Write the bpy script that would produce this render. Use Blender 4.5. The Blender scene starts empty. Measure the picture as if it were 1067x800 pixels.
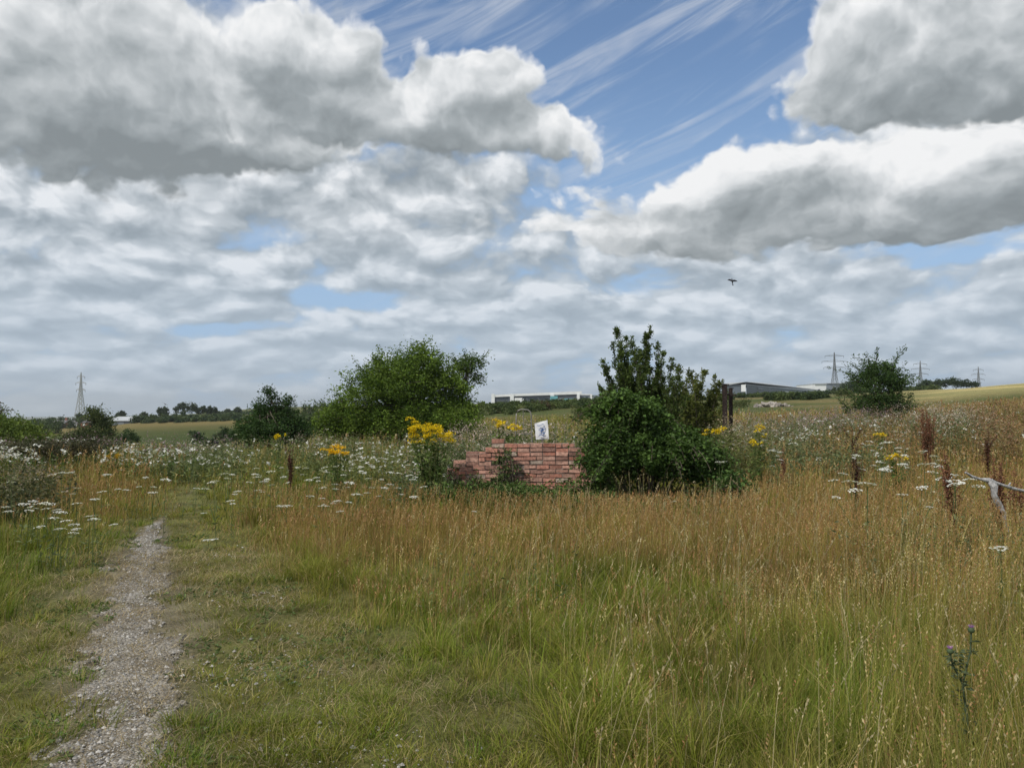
import bpy, math, random
import numpy as np
from mathutils import Vector, Matrix
R = math.radians
rng = np.random.default_rng(7)
random.seed(7)
scene = bpy.context.scene
COL = scene.collection
EYE = 1.65
FPX = 800.0            # focal length in photo pixels (photo 1067 wide)
HOR = 428.0            # row of the eye-level horizon
PITCH = math.atan((HOR - 400.0) / FPX)

# ------------------------------------------------------------------ camera
cam_d = bpy.data.cameras.new('camera')
cam_d.sensor_width = 36.0
cam_d.lens = 36.0 * FPX / 1067.0
cam_d.clip_start = 0.05
cam_d.clip_end = 12000.0
cam = bpy.data.objects.new('camera', cam_d)
COL.objects.link(cam)
cam.location = (0, 0, EYE)
cam.rotation_euler = (R(90) + PITCH, 0, 0)
scene.camera = cam
scene.view_settings.view_transform = 'Standard'
scene.view_settings.look = 'None'
scene.view_settings.gamma = 1.0
scene.view_settings.use_curve_mapping = False
scene.view_settings.exposure = 0.0
scene.render.engine = 'CYCLES'
scene.cycles.max_bounces = 5
scene.cycles.diffuse_bounces = 3
scene.cycles.glossy_bounces = 1
scene.cycles.transmission_bounces = 3
scene.cycles.transparent_max_bounces = 4
scene.cycles.caustics_reflective = False
scene.cycles.caustics_refractive = False

def ray(px, py):
    dx = (px - 533.5) / FPX
    dy = (400.0 - py) / FPX
    c, s = math.cos(PITCH), math.sin(PITCH)
    return Vector((dx, c - s * dy, s + c * dy))
def azel(px, py):
    d = ray(px, py).normalized()
    return math.atan2(d.x, d.y), math.asin(d.z)
def at(px, py, dist):
    """point in the place seen at photo pixel px,py, dist metres ahead"""
    d = ray(px, py)
    return Vector((d.x / d.y * dist, dist, EYE + d.z / d.y * dist))

# ------------------------------------------------------------------ sky and sun
SUN_EL, SUN_AZ = R(50), R(-134)       # azimuth from +Y towards +X
w = bpy.data.worlds.new("World"); scene.world = w
w.use_nodes = True
NT = w.node_tree; NT.nodes.clear()

class G:
    """small helper that wires math nodes"""
    def __init__(s, nt): s.nt = nt
    def _in(s, node, i, v):
        if v is None: return
        if isinstance(v, bpy.types.NodeSocket): s.nt.links.new(v, node.inputs[i])
        else: node.inputs[i].default_value = v
    def m(s, op, a, b=None, c=None, clamp=False):
        n = s.nt.nodes.new('ShaderNodeMath'); n.operation = op; n.use_clamp = clamp
        s._in(n, 0, a); s._in(n, 1, b); s._in(n, 2, c)
        return n.outputs[0]
    def v(s, op, a, b=None, c=None, scale=None):
        n = s.nt.nodes.new('ShaderNodeVectorMath'); n.operation = op
        s._in(n, 0, a); s._in(n, 1, b); s._in(n, 2, c)
        if scale is not None: s._in(n, 3, scale)
        return n.outputs[1] if op in ('DOT_PRODUCT', 'LENGTH', 'DISTANCE') else n.outputs[0]
    def comb(s, x, y, z=0.0):
        n = s.nt.nodes.new('ShaderNodeCombineXYZ'); s._in(n, 0, x); s._in(n, 1, y); s._in(n, 2, z); return n.outputs[0]
    def sep(s, v):
        n = s.nt.nodes.new('ShaderNodeSeparateXYZ'); s._in(n, 0, v); return n.outputs
    def noise(s, vec, scale, detail=4, rough=.5, dist=0.0, col=False, lac=2.0, dim='2D'):
        n = s.nt.nodes.new('ShaderNodeTexNoise'); n.noise_dimensions = dim; s._in(n, 'Vector', vec)
        s._in(n, 'Scale', scale); s._in(n, 'Detail', detail); s._in(n, 'Roughness', rough)
        s._in(n, 'Distortion', dist); s._in(n, 'Lacunarity', lac)
        return n.outputs[1] if col else n.outputs[0]
    def voro(s, vec, scale, detail=0, rough=.5, smooth=None, rnd=1.0):
        n = s.nt.nodes.new('ShaderNodeTexVoronoi'); n.voronoi_dimensions = '2D'; s._in(n, 'Vector', vec)
        if smooth is not None:
            n.feature = 'SMOOTH_F1'; s._in(n, 'Smoothness', smooth)
        s._in(n, 'Scale', scale); s._in(n, 'Detail', detail); s._in(n, 'Roughness', rough); s._in(n, 'Randomness', rnd)
        return n.outputs[0]
    def smooth(s, x, a, b, lo=0.0, hi=1.0):
        n = s.nt.nodes.new('ShaderNodeMapRange'); n.interpolation_type = 'SMOOTHSTEP'
        s._in(n, 0, x); s._in(n, 1, a); s._in(n, 2, b); s._in(n, 3, lo); s._in(n, 4, hi)
        return n.outputs[0]
    def mix(s, f, a, b, typ='MIX'):
        n = s.nt.nodes.new('ShaderNodeMix'); n.data_type = 'RGBA'; n.blend_type = typ
        s._in(n, 0, f); s._in(n, 6, a); s._in(n, 7, b)
        return n.outputs[2]
    def ramp(s, f, stops, interp='LINEAR'):
        n = s.nt.nodes.new('ShaderNodeValToRGB'); s._in(n, 0, f)
        r = n.color_ramp; r.interpolation = interp
        while len(r.elements) > 1: r.elements.remove(r.elements[0])
        r.elements[0].position = stops[0][0]; r.elements[0].color = (*stops[0][1], 1)
        for p, c in stops[1:]:
            e = r.elements.new(p); e.color = (*c, 1)
        return n.outputs[0]

g = G(NT)
# cumulus: (photo px, photo row, half width px, half height px, weight)
MIDDLE = [
 (30, 60, 170, 70, 1.0), (150, 70, 90, 50, .7), (60, 130, 150, 34, .6), (190, 130, 120, 36, .7), (300, 150, 120, 28, .6), (210, 20, 70, 30, .3),
 (960, 45, 110, 62, .95), (1060, 70, 100, 60, .7), (868, 85, 44, 40, .7), (850, 18, 30, 24, .55), (960, 115, 110, 30, .5),
 (640, 60, 120, 60, -.8), (600, 192, 70, 22, .45), (650, 152, 36, 18, .4), (620, 225, 60, 16, .3), (520, 235, 60, 16, .25),
]
FRONT = [
 (290, 42, 62, 40, 1.0), (350, 62, 52, 40, .85), (240, 30, 44, 30, .5), (330, 115, 80, 34, .75), (250, 140, 90, 22, .5), (390, 130, 50, 30, .4),
 (470, 132, 80, 34, .6), (495, 82, 70, 36, 1.0), (545, 66, 36, 30, .45), (440, 112, 40, 30, .45), (580, 138, 48, 26, .9), (500, 145, 80, 20, .45),
 (790, 168, 66, 34, .85), (715, 205, 70, 34, .8), (910, 185, 110, 34, .85), (1050, 165, 90, 36, .8), (630, 238, 86, 22, .6), (820, 238, 170, 26, .65), (1000, 215, 120, 28, .5), (560, 240, 60, 16, .3),
 (525, 108, 70, 40, .45), (640, 60, 120, 60, -.8), (690, 110, 60, 40, -.5), (412, 60, 16, 24, -.45), (100, 60, 120, 60, -.5), (960, 70, 120, 40, -.4), (640, 160, 30, 20, .35),
]
BACK = [
 (110, 250, 130, 30, .45), (30, 190, 150, 24, .35), (300, 195, 130, 24, .38), (370, 205, 70, 26, .45), (500, 190, 90, 20, .3), (70, 300, 80, 16, .3),
 (490, 312, 52, 18, .75), (560, 355, 90, 16, .35), (775, 308, 62, 20, .75), (700, 335, 100, 16, .4), (810, 328, 60, 12, .4),
 (180, 312, 80, 15, .4), (20, 345, 50, 14, .5), (260, 376, 100, 12, .5), (130, 397, 100, 10, .4), (420, 385, 90, 12, .35),
 (420, 270, 80, 26, .25), (970, 290, 130, 18, .3), (990, 335, 140, 16, .3), (880, 372, 130, 14, .35),
 (590, 40, 240, 110, -1.1), (700, 110, 110, 60, -.7), (650, 165, 50, 26, -.4),
 (365, 312, 70, 10, -.7), (20, 264, 40, 12, -.55), (492, 262, 26, 12, -.4), (1030, 262, 60, 10, -.6), (250, 243, 60, 10, -.4),
 (930, 250, 60, 8, -.35), (570, 205, 60, 12, -.35), (240, 345, 120, 7, -.3), (260, 205, 40, 10, -.3), (655, 300, 30, 12, -.3),
]
def blob_sum(q, W, BLOBS):
    tot = None
    for (bx, by, rx, ry, wt) in BLOBS:
        a, e = azel(bx, by)
        d = q.v('SUBTRACT', W, (a, e, 0))
        d = q.v('MULTIPLY', d, (FPX / rx, FPX / ry, 0))
        x = q.m('POWER', .36788, q.v('DOT_PRODUCT', d, d))
        tot = q.m('MULTIPLY', x, wt) if tot is None else q.m('MULTIPLY_ADD', x, wt, tot)
    return tot
def in_group(name, fn):
    ng = bpy.data.node_groups.new(name, 'ShaderNodeTree')
    ng.interface.new_socket('V', in_out='INPUT', socket_type='NodeSocketVector')
    ng.interface.new_socket('F', in_out='OUTPUT', socket_type='NodeSocketFloat')
    gi = ng.nodes.new('NodeGroupInput'); go = ng.nodes.new('NodeGroupOutput')
    ng.links.new(fn(G(ng), gi.outputs[0]), go.inputs[0])
    def use(vec):
        n = NT.nodes.new('ShaderNodeGroup'); n.node_tree = ng
        NT.links.new(vec, n.inputs[0]); return n.outputs[0]
    return use
front_at = in_group('cloud_bodies_near', lambda q, W: blob_sum(q, W, FRONT))
middle_at = in_group('cloud_bodies_middle', lambda q, W: blob_sum(q, W, MIDDLE))
back_at = in_group('cloud_bodies_far', lambda q, W: blob_sum(q, W, BACK))
def puff(q, p):          # p: squeezed cloud coordinates
    vo = q.voro(p, 13.5, 3, .48)
    fb = q.noise(p, 6.5, 8, .57)
    f = q.m('MULTIPLY_ADD', vo, -.46, q.m('MULTIPLY', fb, .92))
    return q.m('ADD', f, -.31)
puff_at = in_group('cloud_puffs', puff)
def bank(q, p):          # rows of smaller cumulus further off
    pp = q.v('MULTIPLY', p, (1.0, 1.05, 1))
    vo = q.voro(pp, 12.0, 3, .48)
    fb = q.noise(pp, 7.0, 7, .54)
    f = q.m('MULTIPLY_ADD', vo, -.60, q.m('MULTIPLY', fb, 1.25))
    return q.m('ADD', f, -.40)
bank_at = in_group('cloud_bank', bank)
tc = NT.nodes.new('ShaderNodeTexCoord')
D = g.v('NORMALIZE', tc.outputs['Generated'])
x, y, z = g.sep(D)
az = g.m('ARCTAN2', x, y); el = g.m('ARCSINE', z)
P0 = g.comb(az, el, 0)
elp = g.m('MAXIMUM', el, -.05)
sq = g.m('MULTIPLY', g.m('LOGARITHM', g.m('ADD', elp, .17), 2.718), .60)
Q0 = g.comb(az, sq, 0)                                  # flattens towards the horizon
wn = g.v('SUBTRACT', g.noise(Q0, 4.5, 5, .6, col=True), (.5, .5, .5))
W0 = g.v('MULTIPLY_ADD', wn, (.13, .085, 0), P0)
Q1 = g.v('MULTIPLY_ADD', wn, (.09, .06, 0), Q0)
A0 = back_at(W0)
K0 = bank_at(Q1); K1 = bank_at(g.v('ADD', Q1, (-.008, .030, 0)))
M0 = middle_at(W0); M1 = middle_at(g.v('ADD', W0, (-.012, .045, 0)))
B0 = front_at(W0); B1 = front_at(g.v('ADD', W0, (-.012, .045, 0)))
U0 = puff_at(Q1); U1 = puff_at(g.v('ADD', Q1, (-.006, .022, 0)))
sky = NT.nodes.new('ShaderNodeTexSky'); sky.sky_type = 'NISHITA'; sky.sun_disc = False
sky.sun_elevation = SUN_EL; sky.sun_rotation = SUN_AZ
sky.air_density = 1.0; sky.dust_density = 1.2; sky.ozone_density = 1.6
STR = 0.1
skyc = g.v('MULTIPLY', sky.outputs[0], (.92, 1.12, 1.30))
# cirrus streaks, high and thin
rot = g.comb(g.m('ADD', g.m('MULTIPLY', az, .92), g.m('MULTIPLY', el, .38)), g.m('SUBTRACT', g.m('MULTIPLY', el, .92), g.m('MULTIPLY', az, .38)), 0)
st = g.noise(g.v('MULTIPLY', rot, (2.4, 20, 1)), 1.6, 8, .6, .5)
st2 = g.noise(g.v('MULTIPLY', rot, (3, 5, 1)), 1.8, 4, .5)
ci = g.m('MULTIPLY', g.smooth(st, .40, .72), g.smooth(st2, .25, .55))
col = g.mix(g.m('MULTIPLY', ci, .66), skyc, (5.6, 6.0, 6.8, 1))
# milky veil towards the horizon
veil = g.smooth(el, .48, .04, .10, .85)
col = g.mix(veil, col, (3.9, 5.6, 7.9, 1))
# far cumulus rows
CLOUD = [(0.0, (.235, .265, .28)), (.28, (.325, .36, .38)), (.48, (.45, .485, .505)), (.66, (.59, .62, .64)), (.85, (.79, .81, .825)), (1.0, (.93, .935, .94))]
dens = g.m('SUBTRACT', g.m('ADD', A0, K0), -.70)
alpha = g.smooth(dens, -.06, .48)
lit = g.m('MULTIPLY_ADD', g.m('SUBTRACT', K0, K1), 1.1, .57)
lit = g.m('MULTIPLY_ADD', A0, .12, lit)
lit = g.m('MULTIPLY_ADD', K0, .14, lit)
cc = g.v('SCALE', g.ramp(lit, CLOUD), scale=1.0 / STR)
cc = g.mix(g.smooth(el, .30, .0, .06, .62), cc, (5.0, 6.2, 7.6, 1))
col = g.mix(g.m('MULTIPLY', alpha, .93), col, cc)
# near cumulus, two depths
for Ba, Bb, thr in ((M0, M1, .16), (B0, B1, .24)):
    dens = g.m('SUBTRACT', g.m('ADD', Ba, U0), thr)
    alpha = g.smooth(dens, -.04, .24)
    rel = g.m('SUBTRACT', Ba, Bb)
    lit = g.m('MULTIPLY_ADD', rel, .52, .46)
    lit = g.m('MULTIPLY_ADD', g.m('SUBTRACT', U0, U1), .95, lit)
    lit = g.m('SUBTRACT', lit, g.m('MULTIPLY', g.m('MAXIMUM', g.m('SUBTRACT', dens, .40), 0.0), .26))
    edge = g.smooth(dens, .34, .02, 0, .26)
    lit = g.m('MULTIPLY_ADD', edge, g.smooth(rel, -.06, .16), lit)
    cc = g.v('SCALE', g.ramp(lit, CLOUD), scale=1.0 / STR)
    col = g.mix(alpha, col, cc)
# below the horizon: muted
col = g.mix(g.smooth(z, -.02, -.10), col, (1.2, 1.2, .9, 1))
bg = NT.nodes.new('ShaderNodeBackground'); bg.inputs[1].default_value = STR
NT.links.new(col, bg.inputs[0])
ow = NT.nodes.new('ShaderNodeOutputWorld'); NT.links.new(bg.outputs[0], ow.inputs[0])
w.cycles.sampling_method = 'MANUAL'; w.cycles.sample_map_resolution = 512

sl = bpy.data.lights.new('sun', 'SUN'); sl.energy = 3.4; sl.angle = R(3); sl.color = (1.0, .95, .86)
so = bpy.data.objects.new('sun', sl); COL.objects.link(so)
sd = Vector((math.sin(SUN_AZ) * math.cos(SUN_EL), math.cos(SUN_AZ) * math.cos(SUN_EL), math.sin(SUN_EL)))
so.rotation_euler = sd.to_track_quat('Z', 'Y').to_euler(); so.location = (0, 0, 30)

# ------------------------------------------------------------------ helpers
def hash2(ix, iy, seed):
    n = (ix.astype(np.int64) * 374761393 + iy.astype(np.int64) * 668265263 + seed * 974711) & 0xffffffff
    n = ((n ^ (n >> 13)) * 1274126177) & 0xffffffff
    return ((n ^ (n >> 16)) & 0xffff) / 65535.0
def vnoise(x, y, seed=0):
    x = np.asarray(x, float); y = np.asarray(y, float)
    ix = np.floor(x); iy = np.floor(y); fx = x - ix; fy = y - iy
    fx = fx * fx * (3 - 2 * fx); fy = fy * fy * (3 - 2 * fy)
    a = hash2(ix, iy, seed); b = hash2(ix + 1, iy, seed); c = hash2(ix, iy + 1, seed); d = hash2(ix + 1, iy + 1, seed)
    return (a + (b - a) * fx) * (1 - fy) + (c + (d - c) * fx) * fy
def fbm(x, y, seed=0, octv=4):
    s = 0; a = 1; t = 0
    for i in range(octv):
        s = s + a * vnoise(x * 2**i + 7.3 * i, y * 2**i - 3.1 * i, seed + i); t += a; a *= .55
    return s / t
def sstep(a, b, x):
    t = np.clip((x - a) / (b - a), 0, 1); return t * t * (3 - 2 * t)
def lerp(a, b, t): return a + (b - a) * t

def mesh_obj(name, V, F, mat=None, parent=None, tint=None, smooth=False, kind=None):
    """V (n,3); F list of int arrays (m,k), tint (n,3) a colour the surface itself has"""
    if not isinstance(F, (list, tuple)): F = [F]
    F = [np.asarray(f, dtype=np.int32) for f in F if len(f)]
    me = bpy.data.meshes.new(name)
    V = np.ascontiguousarray(V, dtype=np.float32)
    me.vertices.add(len(V)); me.vertices.foreach_set('co', V.ravel())
    tot = sum(len(f) for f in F); lo = sum(f.size for f in F)
    me.loops.add(lo); me.polygons.add(tot)
    me.loops.foreach_set('vertex_index', np.concatenate([f.ravel() for f in F]))
    sz = np.concatenate([np.full(len(f), f.shape[1], dtype=np.int32) for f in F])
    st = np.concatenate([[0], np.cumsum(sz)[:-1]]).astype(np.int32)
    me.polygons.foreach_set('loop_start', st); me.polygons.foreach_set('loop_total', sz)
    me.polygons.foreach_set('use_smooth', np.full(tot, bool(smooth)))
    if tint is not None:
        at_ = me.color_attributes.new('tint', 'FLOAT_COLOR', 'POINT')
        c = np.ones((len(V), 4), dtype=np.float32); c[:, :3] = tint
        at_.data.foreach_set('color', c.ravel())
    me.update(calc_edges=True)
    if mat: me.materials.append(mat)
    o = bpy.data.objects.new(name, me); COL.objects.link(o)
    if parent: o.parent = parent
    if kind: o['kind'] = kind
    return o
def thing(name, label, cat, loc=(0, 0, 0), rotz=0, group=None):
    o = bpy.data.objects.new(name, None); COL.objects.link(o); o.empty_display_size = .1
    o.location = loc; o.rotation_euler = (0, 0, rotz); o['label'] = label; o['category'] = cat
    if group: o['group'] = group
    return o
def tag(o, label, cat, group=None, kind=None):
    o['label'] = label; o['category'] = cat
    if group: o['group'] = group
    if kind: o['kind'] = kind
    return o
class MB:
    """collects solid pieces into one mesh"""
    def __init__(s): s.V = []; s.F = {}; s.C = []; s.n = 0
    def add(s, V, F, col=None):
        V = np.asarray(V, float); F = np.asarray(F, int)
        s.V.append(V); s.F.setdefault(F.shape[1], []).append(F + s.n); s.n += len(V)
        s.C.append(np.tile(np.asarray(col if col is not None else (1, 1, 1), float), (len(V), 1)) if np.ndim(col) < 2 else col)
        return s
    def box(s, c, d, rz=0, rx=0, ry=0, col=None, jit=0):
        x, y, z = [v / 2 for v in d]
        V = np.array([[-x, -y, -z], [x, -y, -z], [x, y, -z], [-x, y, -z], [-x, -y, z], [x, -y, z], [x, y, z], [-x, y, z]])
        if jit: V = V + rng.normal(0, jit, V.shape)
        M = np.array((Matrix.Rotation(rz, 3, 'Z') @ Matrix.Rotation(ry, 3, 'Y') @ Matrix.Rotation(rx, 3, 'X')))
        V = V @ M.T + np.array(c)
        return s.add(V, [[0, 3, 2, 1], [4, 5, 6, 7], [0, 1, 5, 4], [1, 2, 6, 5], [2, 3, 7, 6], [3, 0, 4, 7]], col)
    def tube(s, pts, rad, n=6, col=None, cap=True):
        pts = [Vector(p) for p in pts]; k = len(pts)
        if np.ndim(rad) == 0: rad = [rad] * k
        V = []
        for i, p in enumerate(pts):
            t = (pts[min(i + 1, k - 1)] - pts[max(i - 1, 0)]).normalized()
            a = t.orthogonal() if abs(t.z) > .9 else t.cross(Vector((0, 0, 1)))
            if abs(t.z) > .9:
                a = t.cross(Vector((1, 0, 0)))
            a.normalize(); b = t.cross(a)
            for j in range(n):
                q = 2 * math.pi * j / n
                V.append(p + (a * math.cos(q) + b * math.sin(q)) * rad[i])
        F = [[i * n + j, i * n + (j + 1) % n, (i + 1) * n + (j + 1) % n, (i + 1) * n + j] for i in range(k - 1) for j in range(n)]
        s.add(V, F, col)
        if cap:
            for r_ in (0, k - 1):
                s.add([V[r_ * n + j] for j in range(n)], [list(range(n))], col)
        return s
    def build(s, name, mat, parent=None, smooth=False, kind=None):
        return mesh_obj(name, np.vstack(s.V), [np.vstack(f) for f in s.F.values()], mat, parent, np.vstack(s.C), smooth, kind)

# ------------------------------------------------------------------ materials
def new_mat(name):
    m = bpy.data.materials.new(name); m.use_nodes = True
    nt = m.node_tree; nt.nodes.clear(); q = G(nt)
    out = nt.nodes.new('ShaderNodeOutputMaterial')
    return m, nt, q, out
def principled(q, out, col, rough=.8, spec=.3, metal=0.0, bump=None, bstr=.4, bdist=.02):
    nt = q.nt; b = nt.nodes.new('ShaderNodeBsdfPrincipled')
    q._in(b, 'Base Color', col); q._in(b, 'Roughness', rough); q._in(b, 'Specular IOR Level', spec); q._in(b, 'Metallic', metal)
    if bump is not None:
        bn = nt.nodes.new('ShaderNodeBump'); bn.inputs['Strength'].default_value = bstr; bn.inputs['Distance'].default_value = bdist
        q._in(bn, 'Height', bump); nt.links.new(bn.outputs[0], b.inputs['Normal'])
    if out: nt.links.new(b.outputs[0], out.inputs[0])
    return b
def plain_mat(name, col, rough=.8, spec=.3, metal=0.0, vary=.25, scale=6.0, bstr=.3, bdist=.01, use_tint=False, stain=None):
    m, nt, q, out = new_mat(name)
    tc_ = nt.nodes.new('ShaderNodeTexCoord').outputs['Object']
    n = q.noise(tc_, scale, 6, .6, dim='3D')
    f = q.smooth(n, .3, .7, 1 - vary, 1 + vary)
    base = (*col, 1)
    if use_tint:
        a = nt.nodes.new('ShaderNodeAttribute'); a.attribute_name = 'tint'; base = a.outputs['Color']
    c = q.v('SCALE', q.mix(0.0, base, base), scale=f)
    if stain:
        s_ = q.smooth(q.noise(tc_, scale * .35, 5, .65, dim='3D'), .52, .68)
        c = q.mix(s_, c, (*stain, 1))
    principled(q, out, c, rough, spec, metal, n, bstr, bdist)
    return m
def leaf_mat(name, rough=.55, spec=.25, trans=.30, vary=.25, scale=3.0):
    m, nt, q, out = new_mat(name)
    a = nt.nodes.new('ShaderNodeAttribute'); a.attribute_name = 'tint'
    tc_ = nt.nodes.new('ShaderNodeTexCoord').outputs['Object']
    n = q.noise(tc_, scale, 3, .6, dim='3D')
    c = q.v('SCALE', a.outputs['Color'], scale=q.smooth(n, .3, .7, 1 - vary, 1 + vary))
    b = principled(q, None, c, rough, spec)
    t = nt.nodes.new('ShaderNodeBsdfTranslucent'); nt.links.new(q.v('MULTIPLY', c, (1.1, 1.15, .7)), t.inputs[0])
    mx = nt.nodes.new('ShaderNodeMixShader'); mx.inputs[0].default_value = trans
    nt.links.new(b.outputs[0], mx.inputs[1]); nt.links.new(t.outputs[0], mx.inputs[2]); nt.links.new(mx.outputs[0], out.inputs[0])
    return m
M_GRASS = leaf_mat('grass_blades', .6, .2, .30, .22, 1.3)
M_LEAF = leaf_mat('leaves', .6, .18, .28, .25, 2.0)
M_FLOWER = leaf_mat('petals', .7, .1, .25, .08, 9.0)
M_BARK = plain_mat('bark', (.12, .095, .07), .9, .2, vary=.4, scale=20, bstr=.6)

# ------------------------------------------------------------------ terrain
T_PX = np.array([-300, 0, 90, 150, 280, 400, 533, 700, 850, 950, 1067, 1400], float)
T_Y = np.array([0, 8, 14, 20, 30, 45, 70, 120, 200, 300, 500, 900, 1600, 5000], float)
T_Z = np.array([
 [0, 0, 0, .1, -.1, -.7, -1.8, -3.2, -4.5, -6.0, -8.0, -10.0, -18, -60],
 [0, 0, 0, .0, -.2, -.8, -2.0, -3.4, -4.6, -6.0, -8.0, -10.0, -18, -60],
 [0, 0, 0, .0, -.2, -1.0, -2.2, -3.2, -4.0, -5.4, -6.5, -9.0, -18, -60],
 [0, 0, 0, .0, -.3, -1.2, -2.4, -2.9, -2.8, -2.4, -3.4, -7, -16, -55],
 [0, 0, 0, .0, -.1, -.7, -1.8, -2.0, -1.6, -1.0, 1.0, 6.0, 9, 14],
 [0, 0, 0, .0, .1, .2, .2, .6, 1.6, 2.8, 5.0, 8.0, 10, 14],
 [0, 0, 0, .1, .3, .6, 1.2, 2.2, 3.4, 4.8, 6.8, 9, 11, 15],
 [0, 0, 0, .15, .4, .8, 1.6, 3.0, 4.6, 6.2, 9.0, 13, 15, 18],
 [0, 0, .05, .22, .55, 1.1, 2.0, 3.7, 5.7, 8.0, 12.5, 20, 23, 26],
 [0, 0, .10, .35, .75, 1.4, 2.4, 4.3, 7.0, 9.6, 13.5, 18, 20, 26],
 [0, 0, .16, .55, 1.15, 2.0, 3.4, 6.1, 8.0, 8.0, 9.0, 12, 14, 20],
 [0, 0, .2, .7, 1.5, 2.5, 4.2, 7.8, 9.5, 9.0, 10.0, 12, 14, 20]])
LY = np.linspace(0, math.log(5001), 260); GX = np.linspace(-300, 1400, 180)
_gy = np.exp(LY) - 1
_t = np.array([np.interp(_gy, T_Y, row) for row in T_Z])
_grid = np.array([np.interp(GX, T_PX, _t[:, j]) for j in range(len(LY))]).T      # (px, y)
for _ in range(10):
    _p = np.pad(_grid, 1, mode='edge'); _grid = (_p[:-2, 1:-1] + _p[2:, 1:-1] + _p[1:-1, :-2] + _p[1:-1, 2:] + 2 * _grid) / 6
def ground_z(x, y, micro=True):
    x = np.asarray(x, float); y = np.asarray(y, float)
    az_ = np.arctan2(x, y); r = np.hypot(x, y)
    ye = r * np.cos(np.minimum(np.abs(az_), R(42)))
    pe = 533.5 + FPX * np.tan(np.clip(az_, R(-46), R(47)))
    back = .5 + .5 * np.cos(np.clip((np.abs(az_) - R(80)) / R(100), 0, 1) * math.pi)
    u = np.clip((pe - GX[0]) / (GX[-1] - GX[0]) * (len(GX) - 1), 0, len(GX) - 1.001)
    v = np.clip(np.log(ye + 1) / LY[-1] * (len(LY) - 1), 0, len(LY) - 1.001)
    iu = u.astype(int); iv = v.astype(int); fu = u - iu; fv = v - iv
    h = (_grid[iu, iv] * (1 - fu) + _grid[iu + 1, iv] * fu) * (1 - fv) + (_grid[iu, iv + 1] * (1 - fu) + _grid[iu + 1, iv + 1] * fu) * fv
    h = h * back
    if micro:
        near = 1 - sstep(20, 60, r)
        h = h + near * ((fbm(x * .35, y * .35, 3, 3) - .5) * .16 * sstep(1, 6, r) + (fbm(x * 2.2, y * 2.2, 9, 3) - .5) * .05)
    return h
def gz(x, y): return float(ground_z(np.array([x]), np.array([y]))[0])
def px_of(x, y): return 533.5 + FPX * x / np.maximum(y, .3)
def row_of(x, y): return HOR + FPX * EYE / np.maximum(y, .3)     # for level ground
def ground_at(px, row):
    d = EYE * FPX / (row - HOR); return ((px - 533.5) / FPX * d, d)

# path centre line from the photo: (px, row, half width px)
PATH = [(126, 860, 58), (128, 800, 54), (134, 740, 50), (137, 700, 46), (142, 650, 38), (147, 610, 34), (151, 585, 22), (156, 562, 13), (166, 545, 5), (176, 534, .5), (198, 516, .2), (214, 498, 1.2), (226, 484, .8)]
PC = np.array([(*ground_at(a, b), c / FPX * EYE * FPX / (b - HOR)) for a, b, c in PATH])
PC = np.vstack([[PC[0, 0] + .55, .2, .25], PC])
PC[:, 2] = np.maximum(PC[:, 2], .012)
def path_dist(x, y):
    """signed-ish: distance to the centre line divided by half width"""
    cx = np.interp(y, PC[:, 1], PC[:, 0]); hw = np.interp(y, PC[:, 1], PC[:, 2])
    return (x - cx) / hw
def zones(x, y):
    """short turf share, red-brown share, lush green share"""
    px = px_of(x, y); row = row_of(x, y)
    n1 = fbm(x * .55, y * .55, 21, 4) - .5; n2 = fbm(x * 1.7, y * 1.7, 33, 3) - .5
    wob = 90 * n1 + 40 * n2
    rb = np.interp(row, [484, 500, 520, 560, 600, 640, 680, 720, 760, 900], [238, 238, 240, 258, 290, 370, 460, 520, 560, 600])
    lb = np.interp(row, [484, 500, 520, 560, 600, 650, 700, 900], [215, 200, 178, 118, 70, 10, -60, -200])
    short = sstep(-30, 28, rb - px - wob) * sstep(-34, 26, px - lb + wob)
    def blob(cx, cy, rx, ry): return np.exp(-((px - cx) / rx)**2 - ((row - cy) / ry)**2)
    red = blob(370, 560, 110, 36) * 1.2 + blob(560, 562, 150, 30) * 1.2 + blob(850, 575, 180, 60) * 1.15 + blob(700, 560, 90, 22) * .7 + blob(1010, 520, 130, 40) * .8 + blob(120, 515, 80, 24) * .9 + blob(60, 540, 60, 18) * .5 \
        + blob(680, 700, 60, 40) * .3 + blob(520, 640, 90, 40) * .5 + blob(900, 470, 200, 18) * .8 + blob(1020, 450, 90, 20) * .8 + blob(1020, 640, 50, 60) * .5
    green = blob(540, 740, 160, 60) * .3 + blob(620, 625, 85, 32) + blob(590, 522, 160, 16) * 1.1 + blob(290, 760, 80, 40) * 1.6 + blob(870, 730, 60, 60) * .5 + blob(20, 590, 70, 60) * .6 + blob(260, 660, 60, 40) * .5 + blob(970, 590, 50, 30) * .8 + blob(420, 700, 60, 60) * .4 + blob(340, 515, 90, 14) * .6 + blob(720, 600, 40, 20) * .5 + blob(820, 540, 30, 12) * .4
    red = np.clip(red * (1 + 1.6 * n2) + .35 * n1, 0, 1); green = np.clip(green * (1 + 1.5 * n2) + n1 * .9 - .05, 0, 1)
    return np.clip(short, 0, 1), red, green

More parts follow.
